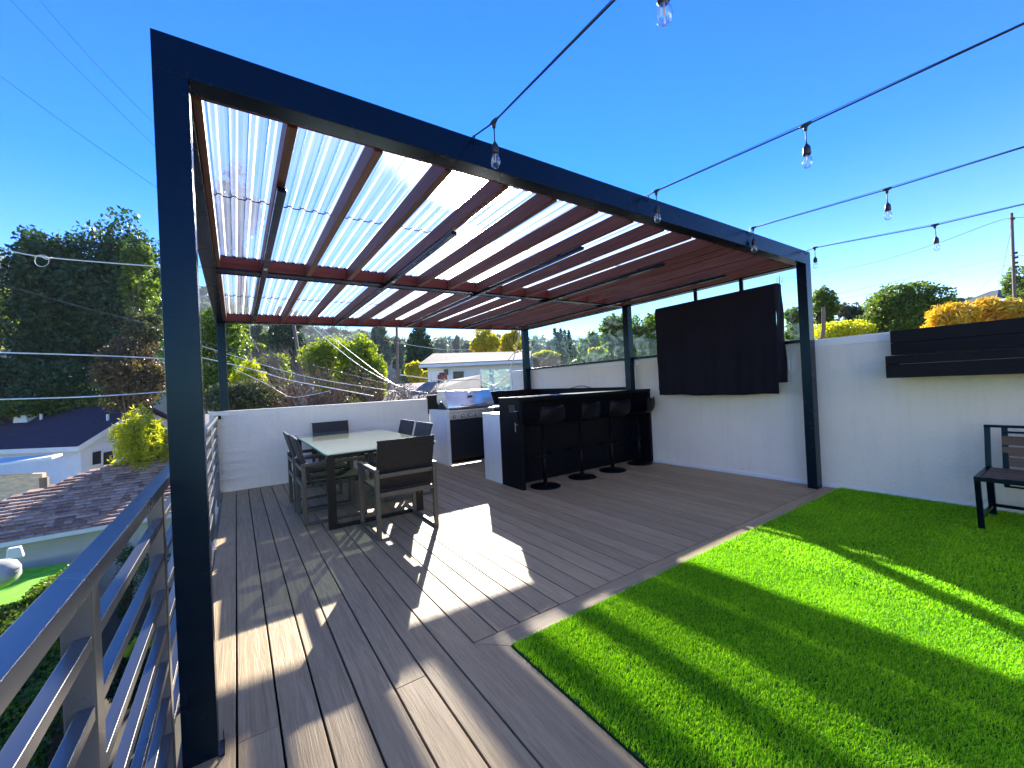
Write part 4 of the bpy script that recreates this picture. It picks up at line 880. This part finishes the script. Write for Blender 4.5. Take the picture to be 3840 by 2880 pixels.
# through the glass
plant('leafy_tree', 'large green tree behind the glass left of the middle post', 'tree', (2225, 1160, 2420, 1440), 15, 'mid', 'round', 8000, 44, .16, .5, group=TG)
plant('leafy_tree', 'tall green tree behind the glass beside the covered screen', 'tree', (2350, 1125, 2560, 1440), 13, 'mid', 'round', 8000, 44, .14, .5, group=TG)
plant('leafy_tree', 'lighter green tree through the glass in the middle of the long pane', 'tree', (2140, 1235, 2290, 1420), 26, 'mid', 'round', 4600, 34, .24, .5, group=TG)
plant('round_bush', 'tan flowering bush low behind the long glass pane', 'bush', (2200, 1285, 2290, 1365), 20, 'gold', 'round', 1800, 20, .18, .5, group=TG)
plant('round_bush', 'dark rounded bush under the green spires behind the glass', 'bush', (2085, 1285, 2180, 1420), 22, 'dark', 'round', 3800, 26, .2, .6, group=TG)
for i, (x, y, x2, lab) in enumerate(((2079, 1234, 2097, 'first spire from the left'), (2092, 1246, 2104, 'second spire, shorter than its neighbours'), (2101, 1232, 2116, 'third spire, the tallest of all'), (2117, 1238, 2128, 'fourth spire from the left'), (2132, 1240, 2142, 'rightmost spire'))):
    a, b_ = at(x2, 1330, 22), at(x, y, 22); o = thing('cypress_spire', 'narrow dark cypress seen through the glass, '+lab, 'tree', (a.x, a.y, GZ), group='narrow cypresses behind the long glass pane')
    h = (b_-a); tt = RNG.uniform(0, 1, 420); P = np.array(a)[None]+np.array(h)[None]*(tt**1.0)[:, None]+RNG.normal(size=(420, 3))*(.17*(1-tt)[:, None]+.02)
    V, q = leaf_quads(P, .16, .4); npmesh('crown', V, q, FO['dark'], o); MB().tube([Vector((a.x, a.y, GZ)), a, a.lerp(b_, .7)], [.08, .06, .02], 6).build('trunk', M['bark'], o)
o = thing('brick_wall', 'low red brick wall piece behind the long glass pane', 'wall', at(2055, 1360, 17))
a, b_ = at(2014, 1339, 17), at(2102, 1336, 16); mm = MB()
mm.prism([a, b_, Vector((b_.x, b_.y, GZ)), Vector((a.x, a.y, GZ))], (.1, .4, 0)).build('brick_body', M['brick'], o)
plant('shrub', 'dry golden shrubs on top of the brick wall behind the glass', 'shrub', (1995, 1312, 2110, 1350), 18.5, 'gold', 'flat', 1100, 20, .15, .5, group=TG)
plant('leafy_tree', 'dark leafy growth filling the lower part of the long glass pane', 'tree', (2110, 1310, 2340, 1440), 14, 'bamboo', 'round', 5200, 36, .15, .5, group=TG)
# right of the pergola
plant('clipped_tree', 'small rounded green tree just right of the right pergola post', 'tree', (3022, 1070, 3138, 1250), 13, 'mid', 'round', 5200, 34, .10, .5, group=TG)
plant('leafy_tree', 'slim green tree seen between the covered screen and the right post', 'tree', (2935, 1145, 3020, 1300), 12, 'mid', 'column', 2600, 26, .11, .5, group=TG)
plant('flowering_hedge', 'yellow-flowered hedge above the white wall beside the right post', 'hedge', (3010, 1180, 3270, 1310), 9.5, 'yellowgreen', 'flat', 5200, 44, .06, .7, group=TG)
plant('shrub', 'dark sparse shrub left of the large juniper', 'shrub', (3115, 1120, 3270, 1260), 17, 'olive', 'round', 4200, 34, .12, .5, group=TG)
plant('juniper', 'large dense green juniper above the white wall', 'tree', (3215, 1040, 3545, 1290), 14, 'mid', 'round', 16000, 70, .12, .5, group=TG)
plant('leafy_tree', 'small green tree right behind the juniper', 'tree', (3490, 1095, 3590, 1200), 20, 'mid', 'round', 2200, 22, .14, .5, group=TG)
plant('leafy_tree', 'grey-green hazy tree beside the grey gable roof', 'tree', (3560, 1098, 3650, 1170), 45, 'haze', 'round', 1800, 20, .3, .5, group=TG)
YG = 'golden yellow bushes above the black shelf'
plant('yellow_bush', 'golden yellow bush above the left end of the black shelf', 'bush', (3465, 1118, 3675, 1280), 8, 'yellow', 'round', 3600, 46, .125, .24, group=YG)
plant('yellow_bush', 'golden yellow bush above the middle of the black shelf', 'bush', (3630, 1098, 3830, 1270), 8, 'yellow', 'round', 3600, 46, .125, .24, group=YG)
plant('yellow_bush', 'golden yellow bush cut by the right photo edge above the shelf', 'bush', (3795, 1132, 3960, 1270), 7.6, 'yellow', 'round', 2400, 30, .12, .24, group=YG)
plant('evergreen_tree', 'dark tree cut by the right edge of the photo behind the pole', 'tree', (3775, 975, 3960, 1180), 23, 'mid', 'column', 4200, 34, .2, .5, group=TG)
plant('shrub', 'dry olive shrub between the golden bush and the pole', 'shrub', (3730, 1095, 3960, 1220), 17, 'olive', 'round', 4200, 34, .13, .5, group=TG)
plant('shrub', 'low green hedge in front of the grey gable roof', 'shrub', (3625, 1120, 3725, 1170), 18, 'mid', 'flat', 1400, 18, .12, .5, group=TG)
o = thing('wooden_stake', 'weathered wooden stake standing in the yellow-flowered hedge', 'stake', at(3088, 1262, 9))
MB().tube([at(3082, 1275, 9), at(3089, 1235, 9), at(3088, 1152, 9)], [.035, .04, .035], 8).build('stake_body', M['polewood'], o)

# ------------------------------------------------------------------ houses beyond
h3 = thing('grey_roof_house', 'long white house with a grey shingle roof beyond the grill', 'house', at(1780, 1420, 20))
z3 = at(1603, 1374, 20).z; a = at(1603, 1374, 20); r = onz(2150, 1352, z3) if False else None
right = onz(1985, 1357, z3); back = Vector((-(right-a).y, (right-a).x, 0)).normalized(); back = back if back.y > 0 else -back
MB().prism([Vector((p.x, p.y, GZ)) for p in (a, right, right+back*6, a+back*6)], (0, 0, a.z-GZ)).build('wall', M['greywall'], h3)
e = (right-a).normalized(); rl = a-e*.35-back*.4; rr_ = right-back*.4; tp = at(1622, 1332, 23).z
rt0 = onz(1624, 1331, tp); rt1 = onz(1992, 1322, tp); rl.z = rr_.z = a.z+.03
MB().prism([rl, rr_, rt1, rt0], (0, 0, .08)).build('roof', M['greyroof'], h3)
bk0 = a-e*.35+back*6.3; bk1 = right+e*.2+back*6.3; bk0.z = bk1.z = a.z
MB().prism([rt0, rt1, bk1, bk0], (0, 0, .08)).build('roof', M['greyroof'], h3)
MB().bar(rl+Vector((0, 0, -.03)), rr_+Vector((0, 0, -.03)), .06, .14).build('fascia', M['fascia'], h3)
def wpatch(name, x0_, y0_, x1_, y1_, mat, th_=.05, par=None, outn=0.02):
    q4 = [hit_plane(x, y, a-back*outn, back) for x, y in ((x0_, y0_), (x1_, y0_-1), (x1_, y1_-1), (x0_, y1_))]
    ob = MB().prism(q4, back*th_).build(name, mat, h3)
    if par: ob.parent = par
    return ob
for x0_, y0_, x1_, y1_, fx_ in ((1661, 1382, 1684, 1410, 3), (1697, 1390, 1741, 1424, 2)):
    f_ = wpatch('window', x0_, y0_, x1_, y1_, M['fascia'], .05, None, .04); wpatch('pane', x0_+fx_, y0_+3, x1_-fx_, y1_-3, M['pane'], .03, f_, .06)
o = thing('glass_balustrade', 'pale green glass balustrade panels before the white house', 'balustrade', at(1855, 1465, 13))
for x0_, x1_ in ((1803, 1846), (1850, 1912)):
    MB().prism([at(x0_, 1387, 13), at(x1_, 1384, 13), at(x1_, 1500, 13), at(x0_, 1500, 13)], (0, .012, 0)).build('pane', M['glass'], o)
for x0_ in (1802, 1848, 1913): MB().bar(at(x0_, 1383, 12.97), Vector((at(x0_, 1383, 12.97).x, at(x0_, 1383, 12.97).y, GZ)), .03).build('post', M['wirelight'], o)
o = thing('brick_chimney', 'small red-brown brick chimney in front of the white house', 'chimney', at(1660, 1440, 15))
p = at(1660, 1440, 15); MB().box(p.x-.13, p.x+.13, p.y-.15, p.y+.15, GZ, at(1660, 1405, 15).z).build('stack', M['brick'], o, bevel=.01)
MB().box(p.x-.08, p.x+.08, p.y-.1, p.y+.1, at(1660, 1405, 15).z, at(1660, 1397, 15).z).build('cap', M['brick'], o, bevel=.01)
o = thing('low_shed', 'low shed with a patched grey gable roof just behind the grill', 'shed', at(1720, 1450, 13))
q0, q1, q2, q3 = at(1615, 1478, 12.5), at(1812, 1470, 12.5), at(1805, 1412, 14.5), at(1640, 1440, 14.5)
MB().prism([q0, q1, q2, q3], (0, 0, .07)).build('roof', M['greyroof'], o)
MB().prism([Vector((p.x, p.y, GZ)) for p in (q0+Vector((.2, .3, 0)), q1+Vector((-.1, .3, 0)), q2, q3)], (0, 0, q0.z-GZ-.06)).build('wall', M['greywall'], o)
o = thing('pink_roof_house', 'low house with a faded pink roof behind the bare shrubs', 'house', at(1550, 1480, 17))
q0, q1, q2, q3 = at(1430, 1520, 15), at(1660, 1512, 15), at(1640, 1437, 19), at(1470, 1447, 19)
MB().prism([q0, q1, q2, q3], (0, 0, .07)).build('roof', M['pinkroof'], o)
MB().prism([Vector((p.x, p.y, GZ)) for p in (q0+Vector((.1, .3, 0)), q1+Vector((-.1, .3, 0)), q2, q3)], (0, 0, q0.z-GZ-.06)).build('wall', M['greywall'], o)
o = thing('tile_roof_house', 'small brown tiled hip roof house among the shrubs', 'house', at(1030, 1470, 24))
q0, q1, q2, q3 = at(985, 1473, 24), at(1075, 1468, 24), at(1020, 1447, 27), at(985, 1441, 27)
MB().prism([q0, q1, q2, q3], (0, 0, .1)).build('roof', M['navyroof'], o)
MB().prism([Vector((p.x, p.y, GZ)) for p in (q0, q1+Vector((-.5, .2, 0)), q2+Vector((1, 1, 0)), q3)], (0, 0, q0.z-GZ-.05)).build('wall', M['ply'], o)
o = thing('gable_house', 'grey gable roof house far right behind the golden bushes', 'house', at(3690, 1150, 26))
q0, q1, q2, q3, q4_ = at(3540, 1165, 24), at(3740, 1122, 24), at(3850, 1112, 26), at(3745, 1092, 27), at(3712, 1098, 27)
MB().prism([q0, q1, q3, q4_], (0, 0, .1)).build('roof', M['greyroof'], o); MB().prism([q1, q2, at(3850, 1094, 28), q3], (0, 0, .1)).build('roof', M['greyroof'], o)
MB().prism([Vector((p.x, p.y, GZ)) for p in (q0, q1, q2, q2+Vector((1, 6, 0)), q0+Vector((1, 6, 0)))], (0, 0, q0.z-GZ-.1)).build('wall', M['greywall'], o)

# ------------------------------------------------------------------ poles and wires
def pole(label, x, ytop, xb, yb, D, r, arms=()):
    a, b_ = at(x, ytop, D), at(xb, yb, D); o = thing('utility_pole', label, 'pole', (b_.x, b_.y, GZ), group='wooden utility poles'); d_ = (b_-a).normalized()
    e_ = b_+d_*((b_.z-GZ)/max(.01, -d_.z)) if d_.z < 0 else Vector((b_.x, b_.y, GZ))
    MB().tube([e_, a], [r*1.15, r*.8], 10).build('shaft', M['polewood'], o, smooth=True)
    for (xa, ya, xc, yc) in arms: MB().bar(at(xa, ya, D-.2), at(xc, yc, D-.2), .1).build('crossarm', M['polewood'], o)
    return o
pole('thin grey utility pole with a crossarm left of the dark conifer', 1487, 1200, 1492, 1490, 36, .13, ((1450, 1275, 1520, 1276),))
pole('leaning grey pole in front of the bluish evergreen', 1098, 1200, 1113, 1292, 32, .15)
p_ = pole('tall wooden utility pole at the far right of the photo', 3793, 799, 3805, 1120, 21, .075, ())
for k, (xa, ya) in enumerate(((3810, 948), (3812, 965), (3812, 985), (3815, 1000), (3800, 820))): MB().box(*[v for c, h in zip(at(xa, ya, 20.9), (.06, .06, .05)) for v in (c-h, c+h)]).build('insulator', M['wire'], p_)
p_ = pole('short distant utility pole top behind the covered screen', 2922, 1034, 2924, 1080, 38, .05)
for s in (-1, 1):
    c = at(2923+9*s, 1050, 38); MB().tube([c+Vector((math.cos(k/8*6.28)*.16, 0, math.sin(k/8*6.28)*.22)) for k in range(9)], .02, 5).build('wire_loop', M['wire'], p_)
def wire(name, label, pts, r, mat='wire', n=8, grp='overhead wires in the neighbourhood'):
    P3 = [at(*p) for p in pts]; out = []
    m_ = len(P3)
    for i in range(m_-1):                                         # Catmull-Rom through the points
        p0, p1, p2, p3 = P3[max(i-1, 0)], P3[i], P3[i+1], P3[min(i+2, m_-1)]
        for k in range(n):
            s = k/n; out.append(.5*((2*p1)+(p2-p0)*s+(2*p0-5*p1+4*p2-p3)*s*s+(3*p1-p0-3*p2+p3)*s**3))
    out.append(P3[-1]); o = MB().tube(out, r, 6).build(name, M[mat], smooth=True)
    return tag(o, label, 'wire', grp)
WG = []
wire('utility_wire', 'thin dark wire crossing the sky at the far left, ending nearest the photo corner', [(-60, -110, 11), (40, 0, 12), (300, 270, 13), (560, 528, 15), (640, 600, 15)], .006)
wire('utility_wire', 'thin dark wire crossing the sky, the one closest to the near post top', [(60, -130, 11), (148, 0, 12), (380, 262, 13), (575, 458, 14), (650, 520, 14)], .006)
wire('utility_wire', 'thin dark wire in the left sky, the lowest of three', [(-60, 240, 12), (0, 284, 12), (280, 490, 14), (590, 705, 16), (700, 775, 17)], .007)
wire('utility_cable', 'thick pale cable with a coiled splice across the dark evergreen', [(-80, 915, 9), (0, 932, 9), (150, 962, 9.4), (400, 985, 10), (620, 1000, 10.5), (760, 1001, 11)], .016, 'wirelight')
o = thing('splice_coil', 'pale coil of cable hanging at the splice before the dark evergreen', 'coil', at(157, 975, 9.4))
MB().tube([at(157+27*math.cos(k/14*6.28), 978+22*math.sin(k/14*6.28), 9.4) for k in range(15)], .006, 5).tube([at(130+3.5*k, 965-7*math.sin(k/18*6.28), 9.38) for k in range(19)], .012, 5).build('loop', M['wirelight'], o, smooth=True)
wire('utility_wire', 'long dark drop wire running down from the left edge to the grill corner', [(-60, 1050, 9), (0, 1066, 9), (300, 1150, 10), (610, 1232, 10.5), (800, 1292, 11), (1200, 1378, 12), (1450, 1440, 12.5), (1600, 1470, 12), (1680, 1478, 11)], .010)
wire('utility_cable', 'bright silver cable, the upper of two glinting ones left of the post', [(-80, 1318, 10), (0, 1322, 10), (240, 1329, 10), (480, 1338, 11), (700, 1350, 12)], .018, 'wirelight')
wire('utility_cable', 'bright silver cable, the lower glinting one just above the purple roof', [(-80, 1503, 10), (0, 1498, 10), (300, 1489, 10), (540, 1475, 11), (700, 1462, 12)], .018, 'wirelight')
wire('utility_cable', 'pale cable over the bare shrubs, upper of a pair right of the rear post', [(730, 1290, 12), (945, 1355, 11), (1080, 1395, 11), (1240, 1430, 11), (1500, 1470, 12)], .008, 'wirelight')
wire('utility_cable', 'pale cable over the bare shrubs, lower and brighter of the pair', [(730, 1335, 11), (935, 1382, 10.5), (1080, 1424, 10.5), (1240, 1455, 10.5), (1400, 1485, 11)], .012, 'wirelight')
wire('utility_cable', 'thin pale wire dipping in front of the tiled hip roof', [(880, 1385, 10), (1000, 1440, 10), (1085, 1487, 10), (1160, 1482, 10), (1240, 1465, 10)], .007, 'wirelight')
wire('utility_wire', 'pale wire falling steeply past the feathery tree, left of two', [(1120, 1170, 16), (1170, 1225, 15), (1340, 1365, 13.5), (1500, 1450, 12.5), (1610, 1475, 12)], .009, 'wirelight')
wire('utility_wire', 'pale wire falling steeply past the feathery tree, right of two', [(1130, 1180, 17), (1195, 1225, 16), (1380, 1370, 14), (1480, 1440, 13), (1560, 1462, 12)], .009, 'wirelight')
wire('utility_wire', 'fine wire sagging right from the thin pole to the horizon trees', [(1490, 1285, 35), (1600, 1303, 37), (1700, 1312, 40), (1900, 1308, 44)], .022, 'wirelight')
wire('utility_wire', 'upper wire rising to the top of the far right pole', [(2930, 1047, 36), (3038, 1032, 33), (3266, 987, 28), (3513, 913, 24), (3700, 843, 22), (3790, 818, 21), (3900, 815, 20)], .011)
wire('utility_wire', 'middle wire meeting the far right pole', [(2450, 1230, 40), (2945, 1144, 36), (3118, 1107, 32), (3380, 1050, 28), (3722, 976, 22), (3795, 958, 21), (3900, 962, 20)], .010)
wire('utility_wire', 'lowest wire meeting the far right pole', [(2450, 1245, 40), (2945, 1158, 36), (3121, 1128, 32), (3456, 1063, 27), (3722, 1001, 22), (3790, 998, 21)], .010)
wire('guy_wire', 'steep guy wire from the far right pole to the grey gable', [(3792, 860, 21), (3744, 1090, 24)], .007)
wire('guy_wire', 'slanting thin wire left of the far right pole', [(3775, 990, 21), (3646, 1112, 24)], .006)
wire('white_cable', 'white cable drooping in a loop beside the rear right post', [(1948, 1240, 8.6), (1938, 1300, 8.5), (1918, 1370, 8.4), (1896, 1415, 8.3), (1855, 1444, 8.2), (1815, 1436, 8.2), (1795, 1424, 8.2)], .011, 'cablewhite', grp='white cables behind the grill')
wire('white_cable', 'straight white conduit running left from the white wall', [(1918, 1411, 8.4), (1800, 1422, 8.3), (1680, 1428, 8.2), (1645, 1424, 8.2), (1500, 1405, 8.6)], .010, 'cablewhite', grp='white cables behind the grill')
wire('white_cable', 'short white cable curling down over the red chimney', [(1665, 1420, 8.1), (1680, 1432, 8.1), (1655, 1432, 8.1), (1643, 1450, 8.1), (1640, 1480, 8.1)], .010, 'cablewhite', grp='white cables behind the grill')
wire('dark_twig_cable', 'tangle of dark curling cables hanging left of the rear right post', [(1938, 1232, 8.5), (1925, 1275, 8.5), (1940, 1300, 8.5), (1962, 1312, 8.5), (1930, 1322, 8.5), (1905, 1352, 8.5)], .008, 'rubber', grp='dark cables by the rear right post')
wire('dark_twig_cable', 'short dark cable end with a thick tip left of the tangle', [(1899, 1270, 8.5), (1912, 1300, 8.5), (1928, 1318, 8.5), (1945, 1322, 8.5)], .009, 'rubber', grp='dark cables by the rear right post')

t = NT('pale_haze_air'); pv = t.n('VolumePrincipled'); pv.inputs['Density'].default_value = .00028; pv.inputs['Color'].default_value = (.78, .88, 1, 1); pv.inputs['Anisotropy'].default_value = 0
t.l(pv.outputs[0], t.out.inputs['Volume'])
tag(MB().box(-900, 900, -310, 620, GZ-1, 130).build('haze', t.m), 'pale air haze over the neighbourhood', 'haze', kind='stuff')
sc.cycles.volume_bounces = 0
